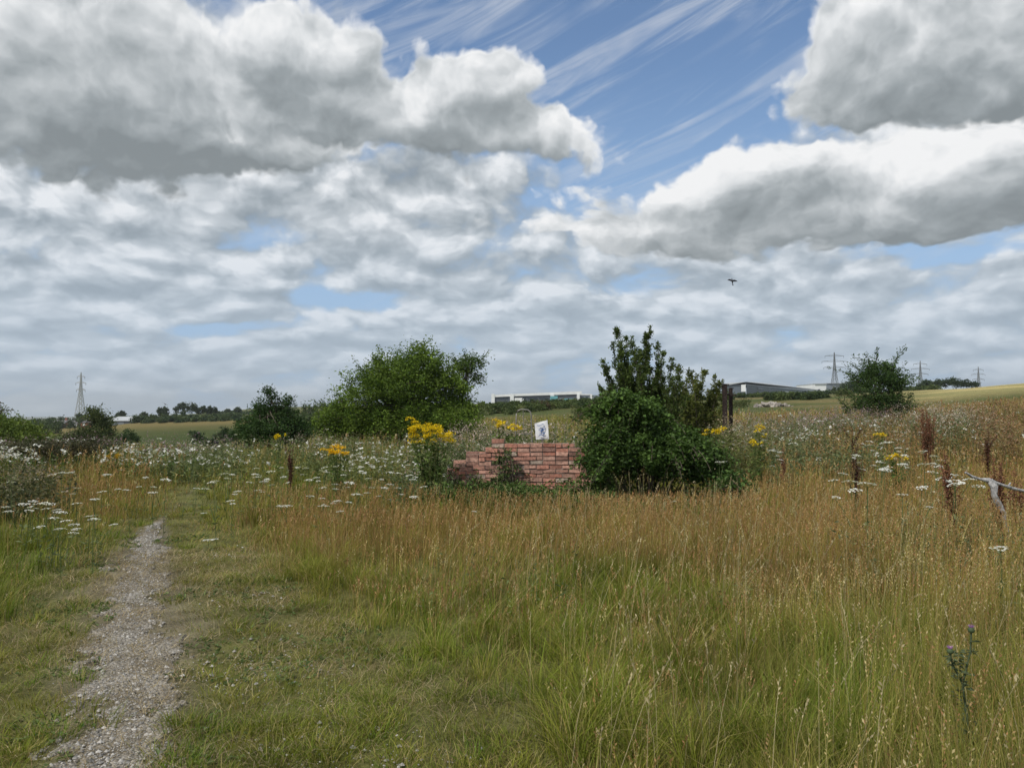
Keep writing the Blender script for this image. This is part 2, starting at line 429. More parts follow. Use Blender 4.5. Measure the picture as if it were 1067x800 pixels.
def land_tint(x, y):
    """what grows or lies on the ground, as a colour"""
    r = np.hypot(x, y); px = px_of(x, np.maximum(y, 1)); n = fbm(x * .05, y * .05, 5, 5); n3 = fbm(x * .9, y * .9, 8, 4)
    s, rd, gr = zones(x, y)
    soil = np.array([.085, .075, .042]); turf = np.array([.13, .135, .035]); 
    c = lerp(soil, turf, (.35 + .5 * n3)[:, None])
    pd = np.abs(path_dist(x, y)) + (n3 - .5) * 1.6
    c = lerp(c, np.array([.17, .145, .105]), ((1 - sstep(.9, 2.3, pd)) * (y > -3) * (1 - sstep(13, 18, y)) * .8)[:, None])
    field = lerp(np.array([.07, .085, .025]), np.array([.15, .125, .05]), sstep(.35, .65, n)[:, None])
    # the valley field: green near, straw at its far edge
    far_l = sstep(120, 260, y) * (px < 400)
    field = lerp(field, lerp(np.array([.045, .062, .014]), np.array([.16, .125, .045]), np.clip(far_l + (n - .5) * .6, 0, 1)[:, None]), ((px < 420) & (y > 30))[:, None] * 1.0)
    gold = lerp(np.array([.42, .34, .15]), np.array([.24, .22, .09]), sstep(.4, .65, fbm(x * .12, y * .03, 51, 4))[:, None])
    field = lerp(field, gold, (sstep(900, 1000, px) * sstep(55, 90, y))[:, None])
    field = lerp(field, np.array([.07, .10, .04]), (sstep(320, 600, r) * .6)[:, None])
    return lerp(c, field, sstep(28, 60, r)[:, None])

# ground sheet, polar rings
az_l = np.concatenate([np.linspace(-50, 50, 560), np.linspace(50, 310, 130)[1:-1]]) * math.pi / 180
rr = np.concatenate([[0.0], np.geomspace(.4, 9000, 420)])
A, RR = np.meshgrid(az_l, rr)
gx = (RR * np.sin(A)).ravel(); gy = (RR * np.cos(A)).ravel()
na = len(az_l); nr = len(rr)
i0 = np.arange(nr - 1)[:, None] * na; j0 = np.arange(na)[None, :]; j1 = (j0 + 1) % na
F = np.stack([i0 + j0, i0 + na + j0, i0 + na + j1, i0 + j1], -1).reshape(-1, 4)
m, nt, q, out = new_mat('meadow_ground')
a_ = nt.nodes.new('ShaderNodeAttribute'); a_.attribute_name = 'tint'
tc_ = nt.nodes.new('ShaderNodeTexCoord').outputs['Object']
n1 = q.noise(tc_, 2.2, 9, .65, dim='3D'); n2 = q.noise(tc_, 45.0, 5, .7, dim='3D')
c = q.v('SCALE', a_.outputs['Color'], scale=q.smooth(n1, .3, .7, .65, 1.35))
c = q.v('SCALE', c, scale=q.smooth(n2, .25, .75, .55, 1.5))
principled(q, out, c, .95, .1, 0, n2, .7, .03)
M_GROUND = m
mesh_obj('ground', np.stack([gx, gy, ground_z(gx, gy)], 1), F, M_GROUND, None, land_tint(gx, gy), True, 'structure')

# gravel path, its edges sink under the turf
m, nt, q, out = new_mat('trodden_gravel')
tc_ = nt.nodes.new('ShaderNodeTexCoord').outputs['Object']
v1 = nt.nodes.new('ShaderNodeTexVoronoi'); v1.voronoi_dimensions = '3D'; v1.inputs['Scale'].default_value = 55; nt.links.new(tc_, v1.inputs['Vector'])
n1 = q.noise(tc_, 3.0, 7, .6, dim='3D'); n2 = q.noise(tc_, 130.0, 3, .7, dim='3D')
stone = q.mix(q.sep(v1.outputs['Color'])[0], (.15, .132, .105, 1), (.43, .40, .36, 1))
earth = q.mix(n2, (.085, .068, .042, 1), (.22, .185, .13, 1))
c = q.mix(q.smooth(n1, .36, .64, .08, .85), earth, stone)
principled(q, out, c, .9, .2, 0, q.m('MULTIPLY', v1.outputs['Distance'], -1.0), .8, .02)
yy = np.concatenate([np.linspace(.3, 2.5, 30), np.geomspace(2.5, 11.6, 620)[1:]]); tt = np.linspace(-1.8, 1.8, 141)
cx = np.interp(yy, PC[:, 1], PC[:, 0]); hw = np.interp(yy, PC[:, 1], PC[:, 2])
X = cx[:, None] + tt[None, :] * hw[:, None]; Y = np.repeat(yy[:, None], len(tt), 1)
e = np.abs(tt)[None, :] + (fbm(X * 2.6, Y * 1.6, 61, 4) - .5) * 1.9 + (fbm(X * 9, Y * 7, 62, 3) - .5) * 1.7 + (fbm(X * 28, Y * 24, 63, 2) - .5) * .7
Z = ground_z(X.ravel(), Y.ravel()).reshape(X.shape) + .010 - .045 * sstep(.72, 1.05, e) + (fbm(X * 30, Y * 30, 4, 2) - .5) * .008
nt_ = len(tt); i0 = np.arange(len(yy) - 1)[:, None] * nt_; j0 = np.arange(nt_ - 1)[None, :]
F = np.stack([i0 + j0, i0 + j0 + 1, i0 + nt_ + j0 + 1, i0 + nt_ + j0], -1).reshape(-1, 4)
mesh_obj('path', np.stack([X.ravel(), Y.ravel(), Z.ravel()], 1), F, m, None, None, True, 'structure')
def on_path(x, y):
    """1 where bare gravel shows"""
    t = np.abs(path_dist(x, y)) + (fbm(x * 2.6, y * 1.6, 61, 4) - .5) * 1.9 + (fbm(x * 9, y * 7, 62, 3) - .5) * 1.7 + (fbm(x * 28, y * 24, 63, 2) - .5) * .7
    return 1 - sstep(.72, 1.05, t)

# loose stones
def stones(n, sel):
    y = rng.uniform(2.6, 17, n * 6) ; y = 2.6 * (17 / 2.6) ** rng.random(n * 6)
    return y
N = 16000
y = 2.7 * (16 / 2.7) ** rng.random(N); x = np.interp(y, PC[:, 1], PC[:, 0]) + rng.normal(0, .8, N) * np.interp(y, PC[:, 1], PC[:, 2])
ok = (on_path(x, y) > rng.random(N) * .8) & (y < 11.2); x = x[ok]; y = y[ok]
# bare stony scrapes elsewhere in the turf
sx = []; sy = []
for (a, b, n_, sp) in [(285, 680, 200, .2), (262, 620, 160, .2), (350, 765, 260, .2), (430, 800, 240, .2), (620, 715, 60, .2), (215, 700, 300, .3), (240, 575, 120, .25), (320, 700, 160, .25)]:
    c0 = ground_at(a, b); sx.append(c0[0] + rng.normal(0, sp, n_)); sy.append(c0[1] + rng.normal(0, sp * 1.2, n_))
x = np.concatenate([x] + sx); y = np.concatenate([y] + sy)
N = len(x); r_ = .003 * np.exp(rng.exponential(.42, N)); r_ = np.minimum(r_, .016)
OC = np.array([[1, 0, 0], [.3, .9, 0], [-.8, .6, 0], [-.8, -.6, 0], [.3, -.95, 0], [.1, .1, .75], [0, 0, -.6]])
OF = np.array([[0, 1, 5], [1, 2, 5], [2, 3, 5], [3, 4, 5], [4, 0, 5], [1, 0, 6], [2, 1, 6], [3, 2, 6], [4, 3, 6], [0, 4, 6]])
yaw = rng.uniform(0, 6.28, N); P = OC[None] * r_[:, None, None] * rng.uniform(.7, 1.3, (N, 7, 3))
ca, sa = np.cos(yaw)[:, None], np.sin(yaw)[:, None]
P = np.stack([P[..., 0] * ca - P[..., 1] * sa, P[..., 0] * sa + P[..., 1] * ca, P[..., 2]], -1)
P = P + np.stack([x, y, ground_z(x, y) + .012], 1)[:, None]
shade = rng.uniform(.14, .46, N)[:, None] * np.array([1.0, .95, .88])
M_STONE = plain_mat('stone', (.3, .28, .25), .85, .2, use_tint=True, vary=.3, scale=60)
o = mesh_obj('gravel', P.reshape(-1, 3), (OF[None] + (np.arange(N) * 7)[:, None, None]).reshape(-1, 3), M_STONE, None, np.repeat(shade, 7, 0), False, 'stuff')
tag(o, 'pale loose gravel and pebbles scattered over the trodden path', 'gravel')

# ------------------------------------------------------------------ grass
def blades(x, y, z, h, w, lean, col0, col1, seg=3, yaw=None, ldir=None):
    """curved tapering blades; arrays of n; col0 foot colour, col1 tip colour (n,3)"""
    n = len(x)
    yaw = rng.uniform(0, math.pi, n) if yaw is None else yaw
    ldir = rng.uniform(0, 2 * math.pi, n) if ldir is None else ldir
    wx, wy = np.cos(yaw), np.sin(yaw); lx, ly = np.cos(ldir), np.sin(ldir)
    ts = np.linspace(0, 1, seg + 1)
    V = np.zeros((n, 2 * seg + 1, 3)); C = np.zeros((n, 2 * seg + 1, 3))
    for i, t in enumerate(ts):
        off = lean * h * t ** 2; up = h * t * (1 - .35 * np.minimum(lean, 1.4) * t)
        cx_, cy_, cz_ = x + lx * off, y + ly * off, z + up
        col = lerp(col0, col1, t)
        if i < seg:
            hw_ = w * .5 * (1 - t) ** .6
            for k, sg in ((2 * i, -1), (2 * i + 1, 1)):
                V[:, k, 0] = cx_ + sg * wx * hw_; V[:, k, 1] = cy_ + sg * wy * hw_; V[:, k, 2] = cz_; C[:, k] = col
        else:
            V[:, 2 * seg] = np.stack([cx_, cy_, cz_], 1); C[:, 2 * seg] = col
    Q = [[2 * i, 2 * i + 1, 2 * i + 3, 2 * i + 2] for i in range(seg - 1)]
    T = [[2 * seg - 2, 2 * seg - 1, 2 * seg]]
    b = (np.arange(n) * (2 * seg + 1))[:, None, None]
    return V.reshape(-1, 3), [(np.array(Q)[None] + b).reshape(-1, 4) if Q else [], (np.array(T)[None] + b).reshape(-1, 3)], C.reshape(-1, 3)
class Bag:
    def __init__(s): s.V = []; s.C = []; s.Q = []; s.T = []; s.n = 0
    def add(s, V, F, C):
        for f in F:
            if len(f): (s.Q if f.shape[1] == 4 else s.T).append(f + s.n)
        s.V.append(V); s.C.append(C); s.n += len(V)
    def build(s, name, mat, parent=None, kind=None):
        F = ([np.vstack(s.Q)] if s.Q else []) + ([np.vstack(s.T)] if s.T else [])
        return mesh_obj(name, np.vstack(s.V), F, mat, parent, np.vstack(s.C), False, kind)
GREEN = np.array([.13, .21, .018]); OLIVE = np.array([.28, .265, .042]); STRAW = np.array([.50, .39, .175]); REDB = np.array([.36, .18, .09]); DARK = np.array([.05, .07, .02]); PALE = np.array([.44, .37, .22])
HA = R(38)
def scatter(n, r0, r1, ha=HA):
    r = np.sqrt(rng.uniform(r0 * r0, r1 * r1, n)); a = rng.uniform(-ha, ha, n); return r * np.sin(a), r * np.cos(a)
def tallness(x, y, s):
    px = px_of(x, y)
    t = .34 + .10 * sstep(650, 1000, px) * (1 - sstep(9, 14, y)) + .12 * sstep(12, 22, y)
    t = t * (.65 + .7 * fbm(x * .8, y * .8, 71, 3))
    row = row_of(x, y); t = t * (1 - .5 * np.exp(-((row - 521) / 15)**2 - ((px - 600) / 170)**4)); t = t * lerp(1, .42, sstep(590, 660, row) * sstep(860, 680, px))
    # lower just beside the path at the left
    t = lerp(t, t * .80, sstep(260, 120, px) * (1 - sstep(10, 18, y)))
    return lerp(t, .045 + .03 * fbm(x * 3, y * 3, 77, 2), s)
WALL_D = 13.5
def wall_hide(x, y):      # nothing grows inside the brickwork
    return (np.abs(y - WALL_D - .12) < .2) & (x > -1.2) & (x < 1.45)
bands = [(2.3, 5, 5200, .0032, 3), (5, 9, 2300, .0046, 3), (9, 15, 900, .008, 2), (15, 28, 300, .015, 2), (28, 60, 42, .04, 2)]
turf = Bag(); tall = Bag(); seeds = Bag()
for r0, r1, den, wd, seg in bands:
    n = int(HA * (r1 * r1 - r0 * r0) * den); x, y = scatter(n, r0, r1)
    s, rd, gr = zones(x, y); op = on_path(x, y)
    clump = fbm(x * 5, y * 5, 81, 2)
    pdn = np.abs(path_dist(x, y)) + (fbm(x * 2.4, y * 2.4, 191, 3) - .5) * 1.8
    thin = lerp(1, .30, (1 - sstep(.9, 2.4, pdn)) * (y < 16)) * lerp(1, .45 + .8 * sstep(.40, .56, fbm(x * 1.6, y * 1.6, 193, 4)), s)
    keep = (rng.random(n) < thin * np.where(op > .5, np.where(fbm(x * 2.2, y * 1.8, 171, 3) > .56, .75, .14), 1) * lerp(.28, 1.25, sstep(.32, .62, clump)) * lerp(.62, 1, s)) & ~wall_hide(x, y)
    x, y, s, rd, gr = x[keep], y[keep], s[keep], rd[keep], gr[keep]; n = len(x)
    H = tallness(x, y, s) * rng.lognormal(0, .30, n) * lerp(.70, 1.0, s)
    u = rng.random(n)[:, None]; k = rng.random(n)
    dry = np.clip(.42 * rd + .13 - .25 * gr + .22 * (fbm(x * 1.3, y * 1.3, 91, 3) - .5) + (.10) * s, .04, .8)
    base = np.where((k < dry)[:, None], lerp(STRAW, REDB, np.clip(u * .6 + rd[:, None] * .5, 0, 1)), lerp(OLIVE, GREEN, np.clip(u * .9 + gr[:, None] * .7 - .25 * rd[:, None], 0, 1)))
    base = base * (rng.uniform(.65, 1.25, n) * lerp(.52, 1.35, fbm(x * 2.3, y * 2.3, 95, 3)))[:, None]
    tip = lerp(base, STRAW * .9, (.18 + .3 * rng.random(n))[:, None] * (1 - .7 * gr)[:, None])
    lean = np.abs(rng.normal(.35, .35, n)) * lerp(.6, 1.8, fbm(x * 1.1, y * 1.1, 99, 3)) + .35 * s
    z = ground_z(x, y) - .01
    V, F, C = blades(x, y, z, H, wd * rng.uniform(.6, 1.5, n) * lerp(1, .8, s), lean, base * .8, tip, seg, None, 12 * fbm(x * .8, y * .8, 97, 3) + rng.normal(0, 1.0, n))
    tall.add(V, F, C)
# dead straw lying in the turf and on the path edge
x, y = scatter(60000, 2.4, 10); s, rd, gr = zones(x, y); ok = rng.random(60000) < s * (.25 + .75 * (fbm(x * 1.9, y * 1.9, 201, 3) > .5)); x, y = x[ok], y[ok]; n = len(x)
cst = lerp(np.array([.26, .19, .10]), np.array([.50, .42, .26]), rng.random(n)[:, None] ** 1.5)
V, F, C = blades(x, y, ground_z(x, y) + .004, rng.uniform(.03, .10, n), .0022 + y * .0004, rng.uniform(1.2, 2.6, n), cst, cst, 2); tall.add(V, F, C)
# lush leaning tussocks
def tussocks(centres, per, hh, col, rad, wd=.006):
    for (cx_, cy_) in centres:
        n = per; a = rng.uniform(0, 2 * math.pi, n); r = rad * rng.random(n) ** .7
        x = cx_ + r * np.cos(a); y = cy_ + r * np.sin(a)
        c = col[None] * rng.uniform(.6, 1.4, n)[:, None]
        c = lerp(c, STRAW, (rng.random(n) < .18)[:, None] * .7)
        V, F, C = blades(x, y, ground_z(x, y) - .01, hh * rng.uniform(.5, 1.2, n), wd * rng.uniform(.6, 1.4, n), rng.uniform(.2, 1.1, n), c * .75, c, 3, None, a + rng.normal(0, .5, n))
        tall.add(V, F, C)
cs = []
for (a, b, sx_, sy_, k) in [(270, 760, 80, 25, 60), (620, 625, 70, 25, 60), (430, 690, 60, 50, 40), (700, 700, 160, 60, 60), (900, 720, 120, 60, 70), (880, 560, 120, 30, 60), (300, 640, 90, 30, 45), (60, 620, 70, 50, 50), (400, 530, 120, 12, 60), (680, 540, 90, 12, 40), (280, 590, 60, 25, 30), (560, 760, 120, 30, 50), (60, 720, 40, 50, 30), (230, 530, 30, 10, 20)]:
    for _ in range(k):
        cs.append(ground_at(a + rng.normal(0, sx_), min(max(b + rng.normal(0, sy_), 505), 850)))
cs = [c_ for c_ in cs if on_path(np.array([c_[0]]), np.array([c_[1]]))[0] < .3]
for c_ in cs:
    col = lerp(GREEN, OLIVE, rng.random() * .9); sh = zones(np.array([c_[0]]), np.array([c_[1]]))[0][0]
    tussocks([c_], 70, lerp(rng.uniform(.22, .42), rng.uniform(.07, .13), sh), col, lerp(.10, .12, sh), .0045 if c_[1] < 9 else .008)
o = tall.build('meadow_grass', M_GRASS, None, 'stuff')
tag(o, 'green and olive meadow grass, short by the path and knee high beyond', 'grass')

# flowering grass stalks: thin culm with a feathery brown or straw head
def stalks(x, y, h, wstem, hl, hwid, lean, csh, chd, nbr=7):
    n = len(x); z = ground_z(x, y) - .01
    ld = rng.normal(.4, 1.3, n); yaw = rng.uniform(0, math.pi, n)
    ts = np.array([0, .4, .75, 1.0])
    def pos(t): return np.stack([x + np.cos(ld) * lean * h * t ** 2.2, y + np.sin(ld) * lean * h * t ** 2.2, z + h * t * (1 - .25 * lean * t)], -1)
    V = np.zeros((n, 8, 3)); wv = np.stack([np.cos(yaw), np.sin(yaw), np.zeros(n)], -1)
    for i, t in enumerate(ts):
        p = pos(np.full(n, t)); hw_ = (wstem * .5 * (1 - .4 * t))[:, None]
        V[:, 2 * i] = p - wv * hw_; V[:, 2 * i + 1] = p + wv * hw_
    Q = np.array([[2 * i, 2 * i + 1, 2 * i + 3, 2 * i + 2] for i in range(3)])
    seeds.add(V.reshape(-1, 3), [(Q[None] + (np.arange(n) * 8)[:, None, None]).reshape(-1, 4)], np.repeat(csh, 8, 0))
    # head: little spikelets along the top part
    for k in range(nbr):
        t = 1 - hl * (k + .2) / nbr / h; p = pos(np.clip(t, .3, 1))
        a = rng.uniform(0, 2 * math.pi, n); f = math.sin(math.pi * (k + .8) / (nbr + .6)) ** .7
        d = np.stack([np.cos(a), np.sin(a), rng.uniform(.9, 1.9, n)], -1); d /= np.linalg.norm(d, axis=1)[:, None]
        L = (hwid * f * rng.uniform(.7, 1.3, n))[:, None]
        sd_ = np.cross(d, np.stack([np.sin(yaw), -np.cos(yaw), np.full(n, .2)], -1)); sd_ /= np.linalg.norm(sd_, axis=1)[:, None] + 1e-6
        wv2 = sd_ * L * .20
        Vh = np.stack([p, p + d * L * .55 + wv2, p + d * L, p + d * L * .55 - wv2], 1)
        seeds.add(Vh.reshape(-1, 3), [(np.array([[0, 1, 2, 3]])[None] + (np.arange(n) * 4)[:, None, None]).reshape(-1, 4)], np.repeat(chd * rng.uniform(.75, 1.2, n)[:, None], 4, 0))
for r0, r1, den, ws, hws, nbr in [(2.5, 6, 420, .0016, .017, 8), (6, 10, 260, .0028, .024, 7), (10, 16, 130, .005, .034, 5), (16, 28, 44, .009, .06, 4), (28, 50, 6, .02, .12, 3)]:
    n = int(HA * (r1 * r1 - r0 * r0) * den); x, y = scatter(n, r0, r1)
    s, rd, gr = zones(x, y); px = px_of(x, y)
    pr = (1 - s) ** 2 * np.clip(.12 + 1.05 * rd + .26 * sstep(450, 900, px) - .35 * gr + 1.1 * (fbm(x * .9, y * .9, 111, 3) - .5), .03, 1)
    keep = (rng.random(n) < pr) & ~wall_hide(x, y); x, y, s, rd = x[keep], y[keep], s[keep], rd[keep]; n = len(x)
    if not n: continue
    H = np.maximum(tallness(x, y, s), .2) * rng.uniform(1.05, 1.65, n)
    isred = (rng.random(n) < np.clip(.45 + .55 * rd, 0, .92))[:, None]
    chd = np.where(isred, lerp(REDB * 1.0, STRAW * .75, rng.random(n)[:, None] * .7), lerp(STRAW, PALE, rng.random(n)[:, None]))
    csh = np.where(isred, lerp(REDB, OLIVE, .25 + .5 * rng.random(n)[:, None]), lerp(OLIVE, STRAW, .7 * rng.random(n)[:, None]))
    stalks(x, y, H, np.full(n, ws), np.full(n, .30) * H, np.full(n, hws), np.abs(rng.normal(.12, .12, n)), csh, chd, nbr)
# long bleached stalks, some bent over
x, y = scatter(2200, 2.6, 12); s, rd, gr = zones(x, y); keep = rng.random(2200) < (1 - s) ** 2 * sstep(350, 800, px_of(x, y)) ; x, y = x[keep], y[keep]; n = len(x)
stalks(x, y, rng.uniform(.4, .8, n), np.full(n, .0022) + y * .0002, np.full(n, .10), np.full(n, .022), np.abs(rng.normal(.3, .35, n)), np.tile(PALE, (n, 1)) * .85, np.tile(PALE, (n, 1)), 6)
o = seeds.build('seeding_grass', M_GRASS, None, 'stuff')
tag(o, 'red brown and straw coloured seeding grass stalks swaying over the meadow', 'grass')

# ------------------------------------------------------------------ leaves and trees
def leaf_quads(P, size, up=.35, asp=.55, dirs=None, fold=.18):
    """rhombic leaves at P (n,3) with random attitude -> V, F"""
    n = len(P)
    d = rng.normal(0, 1, (n, 3)) if dirs is None else dirs + rng.normal(0, .45, (n, 3))
    d[:, 2] = d[:, 2] * .6; d /= np.linalg.norm(d, axis=1)[:, None] + 1e-9
    nn = rng.normal(0, 1, (n, 3)); nn[:, 2] += up * 3
    s_ = np.cross(d, nn); s_ /= np.linalg.norm(s_, axis=1)[:, None] + 1e-9
    nm = np.cross(s_, d)
    L = (size * rng.uniform(.6, 1.4, n))[:, None]
    V = np.stack([P, P + d * L * .5 + s_ * L * asp * .5 + nm * L * fold, P + d * L, P + d * L * .5 - s_ * L * asp * .5 + nm * L * fold], 1)
    F = (np.array([[0, 1, 2, 3]])[None] + (np.arange(n) * 4)[:, None, None]).reshape(-1, 4)
    return V.reshape(-1, 3), F
def leaf_cols(n, c0, c1, k=None):
    t = rng.random(n) if k is None else k
    return np.repeat(lerp(np.array(c0), np.array(c1), t[:, None]) * rng.uniform(.7, 1.3, n)[:, None], 4, 0)
def bumpy(u, seed, amp):
    """uneven radius factor per direction"""
    a = np.arctan2(u[:, 1], u[:, 0]); e = u[:, 2]
    return 1 + amp * (fbm(np.cos(a) * 1.6 + e * 1.3 + seed, np.sin(a) * 1.6 - e + seed * 2, seed, 3) - .5) * 2 + amp * .7 * (vnoise(np.cos(a) * 4 + e * 4 + seed, np.sin(a) * 4 + seed, seed + 9) - .5) * 2
def crown(blobs, nclump, per, crad, leaf, c0, c1, seed=0, shell=.55, amp=.28, asp=.55, up=.35):
    """blobs: (centre xyz, radii xyz) local. leaf clumps fill the outer part of each blob"""
    vols = np.array([b[1][0] * b[1][1] * b[1][2] for b in blobs]) ** .67; vols /= vols.sum()
    Ps = []; K = []; cents = []
    for bi, (c, r) in enumerate(blobs):
        k = max(3, int(nclump * vols[bi])); u = rng.normal(0, 1, (k, 3)); u /= np.linalg.norm(u, axis=1)[:, None]
        u[:, 2] = np.where(u[:, 2] < -.55, -u[:, 2] * .5, u[:, 2])
        rad = (shell + (1 - shell) * rng.random(k) ** .6) * bumpy(u, seed + bi * 3 + 1, amp)
        cc_ = np.array(c) + u * np.array(r) * rad[:, None]; cents.append(cc_)
        tone = np.clip(rng.normal(.45, .28, k), 0, 1)
        off = rng.normal(0, 1, (k, per, 3)) * crad * rng.uniform(.5, 1.25, (k, 1, 1)); off[..., 2] *= .75
        Ps.append((cc_[:, None] + off).reshape(-1, 3)); K.append(np.clip(np.repeat(tone, per) + rng.normal(0, .18, k * per), 0, 1))
    P = np.vstack(Ps); k = np.concatenate(K)
    V, F = leaf_quads(P, leaf, up, asp)
    return V, F, leaf_cols(len(P), c0, c1, k), np.vstack(cents)
def limb(mb, a, b, r0, r1, sag=.15, n=5, k=6):
    a = np.array(a, float); b = np.array(b, float); L = np.linalg.norm(b - a)
    m_ = rng.normal(0, sag * L * .5, 3); pts = []
    for i in range(k):
        t = i / (k - 1); pts.append(a + (b - a) * t + m_ * math.sin(math.pi * t) + np.array([0, 0, sag * L * .5 * math.sin(math.pi * t)]))
    mb.tube(pts, list(np.linspace(r0, r1, k)), n, (1, 1, 1))
    return pts
M_BARKT = plain_mat('tree_bark', (.11, .09, .07), .9, .2, vary=.4, scale=14, bstr=.7)
def tree(name, label, cat, x, y, blobs, trunk_r, c0, c1, nclump=200, per=60, crad=.22, leaf=.09, seed=0, group=None, shoots=0, shoot_len=.6, shell=.55, amp=.28, fol='foliage', ntrunk=1, z=None, simple=False, dz=-.05):
    base = thing(name, label, cat, (x, y, (gz(x, y) if z is None else z) + dz), 0, group)
    V, F, C, cents = crown(blobs, nclump, per, crad, leaf, c0, c1, seed, shell, amp)
    tb = MB(); bb = MB()
    top = max(blobs, key=lambda b: b[0][2])
    for i in range(ntrunk):
        ox, oy = (0, 0) if ntrunk == 1 else (rng.normal(0, .25), rng.normal(0, .2))
        tp = blobs[i % len(blobs)] if ntrunk > 1 else top
        end = (tp[0][0], tp[0][1], tp[0][2] + tp[1][2] * .3)
        pts = limb(tb, (ox, oy, 0), end, trunk_r / (1 if ntrunk == 1 else 1.5), trunk_r * .25, .06, 7, 8)
        sel = cents[rng.choice(len(cents), min(len(cents), 6 if simple else 34), replace=False)]
        for c_ in sel:
            st_ = pts[rng.integers(2, 7)]
            limb(bb, st_, c_, trunk_r * .28, .008, .14, 4, 5)
    SV = []; SF = []; SC = []
    extra = Bag(); extra.add(V, [F], C)
    if shoots:
        u = cents[rng.choice(len(cents), shoots)]
        ctr = np.mean([b[0] for b in blobs], axis=0)
        for c_ in u:
            d = (c_ - ctr) * np.array([.6, .6, .35]); d /= np.linalg.norm(d) + 1e-6; d[2] = abs(d[2]) * .5 + rng.uniform(.35, 1.1); d += rng.normal(0, .25, 3); d /= np.linalg.norm(d)
            L = shoot_len * rng.uniform(.4, 1.3); k = int(14 + L * 26)
            t = rng.random(k) ** .8; bend = rng.normal(0, .12, 3)
            P = c_ + d * (L * t)[:, None] + bend * (L * t ** 2)[:, None] + rng.normal(0, .025 + .25 * leaf, (k, 3))
            V2, F2 = leaf_quads(P, leaf * .95, .3, .5, np.tile(d, (k, 1)))
            extra.add(V2, [F2], leaf_cols(k, c0, c1))
            bb.tube([c_, c_ + d * L * .5 + bend * L * .25, c_ + d * L + bend * L], [.010, .006, .003], 3, (1, 1, 1), False)
    tb.build('trunk', M_BARKT, base, True); bb.build('branches', M_BARKT, base, True)
    extra.build(fol, M_LEAF, base)
    return base
DG0, DG1 = (.036, .065, .014), (.085, .135, .034)     # dark evergreen-ish leaf
MG0, MG1 = (.045, .085, .018), (.13, .19, .050)
YG0, YG1 = (.09, .14, .025), (.22, .27, .07)
BG0, BG1 = (.035, .065, .035), (.075, .12, .060)

def W(px, row, d): return at(px, row, d)
def local(bx, by, specs, gz0):
    """specs: (px, row, depth offset, half width px, half height px, half depth m) seen from the camera -> local blobs"""
    out_ = []
    for (px, row, dd, hw_, hh, hd) in specs:
        d = by + dd; p = W(px, row, d); out_.append(((p.x - bx, p.y - by, p.z - gz0), (hw_ / FPX * d, hd, hh / FPX * d)))
    return out_
def tree_px(name, label, cat, d, stem_px, specs, **kw):
    x = (stem_px - 533.5) / FPX * d; g0 = gz(x, d)
    return tree(name, label, cat, x, d, local(x, d, specs, g0 - .05), **kw)

# large bushy tree left of the brick wall
tree_px('hawthorn_tree', 'large rounded bushy green tree left of the brick wall', 'tree', 34, 425,
    [(425, 412, 0, 52, 42, 2.2), (385, 420, -.5, 38, 34, 1.8), (448, 410, .5, 36, 36, 1.8), (441, 384, 0, 25, 27, 1.5), (400, 392, 0, 26, 20, 1.3), (365, 436, -.6, 28, 20, 1.4), (476, 434, 0, 24, 18, 1.4), (346, 445, -.5, 16, 14, 1.0), (430, 440, -.8, 60, 22, 1.8), (395, 450, -.8, 40, 18, 1.6), (460, 448, -.6, 40, 20, 1.6), (357, 452, -.8, 22, 12, 1.2)],
    trunk_r=.16, c0=(.055, .10, .014), c1=(.18, .26, .04), nclump=800, per=85, crad=.22, leaf=.105, seed=11, shoots=130, shoot_len=.8, amp=.3, ntrunk=3)
tree_px('slender_tree', 'thin open crowned tree with bare lower stems leaning out behind the big bushy tree', 'tree', 36, 482,
    [(489, 381, 0, 15, 11, .8), (479, 388, 0, 12, 11, .8), (497, 397, 0, 6, 7, .5), (486, 404, 0, 4, 5, .4)],
    trunk_r=.07, c0=MG0, c1=MG1, nclump=95, per=32, crad=.2, leaf=.10, seed=5, shoots=20, shoot_len=.5, amp=.4)
# dark spired young alders
tree_px('alder_sapling', 'dark green young tree with three upright spires left of the big tree', 'tree', 30, 283,
    [(283, 418, 0, 5.5, 17, .4), (268, 428, 0, 6, 14, .4), (299, 426, 0, 5.5, 15, .4), (276, 432, 0, 6, 10, .4), (291, 431, 0, 6, 10, .4), (284, 447, 0, 26, 13, 1.2), (262, 450, 0, 18, 14, .9), (305, 448, 0, 17, 16, .9), (284, 458, 0, 34, 14, 1.2)],
    trunk_r=.07, c0=(.026, .058, .018), c1=(.075, .13, .036), nclump=430, per=50, crad=.13, leaf=.085, seed=8, shoots=26, shoot_len=.3, amp=.3, ntrunk=3)
# young tree on the right
tree_px('young_oak', 'dark green solitary young tree standing in the meadow at the right', 'tree', 34, 918,
    [(918, 400, 0, 22, 20, 1.0), (905, 398, 0, 12, 18, .7), (932, 402, 0, 12, 14, .7), (918, 420, 0, 28, 12, 1.1), (902, 426, 0, 16, 8, .8), (935, 426, 0, 14, 8, .8), (918, 430, 0, 18, 6, .8), (914, 386, 0, 6, 10, .4), (926, 386, 0, 5, 9, .4)],
    trunk_r=.08, c0=(.030, .062, .018), c1=(.085, .14, .038), nclump=260, per=60, crad=.16, leaf=.09, seed=19, shoots=90, shoot_len=.85, amp=.3)

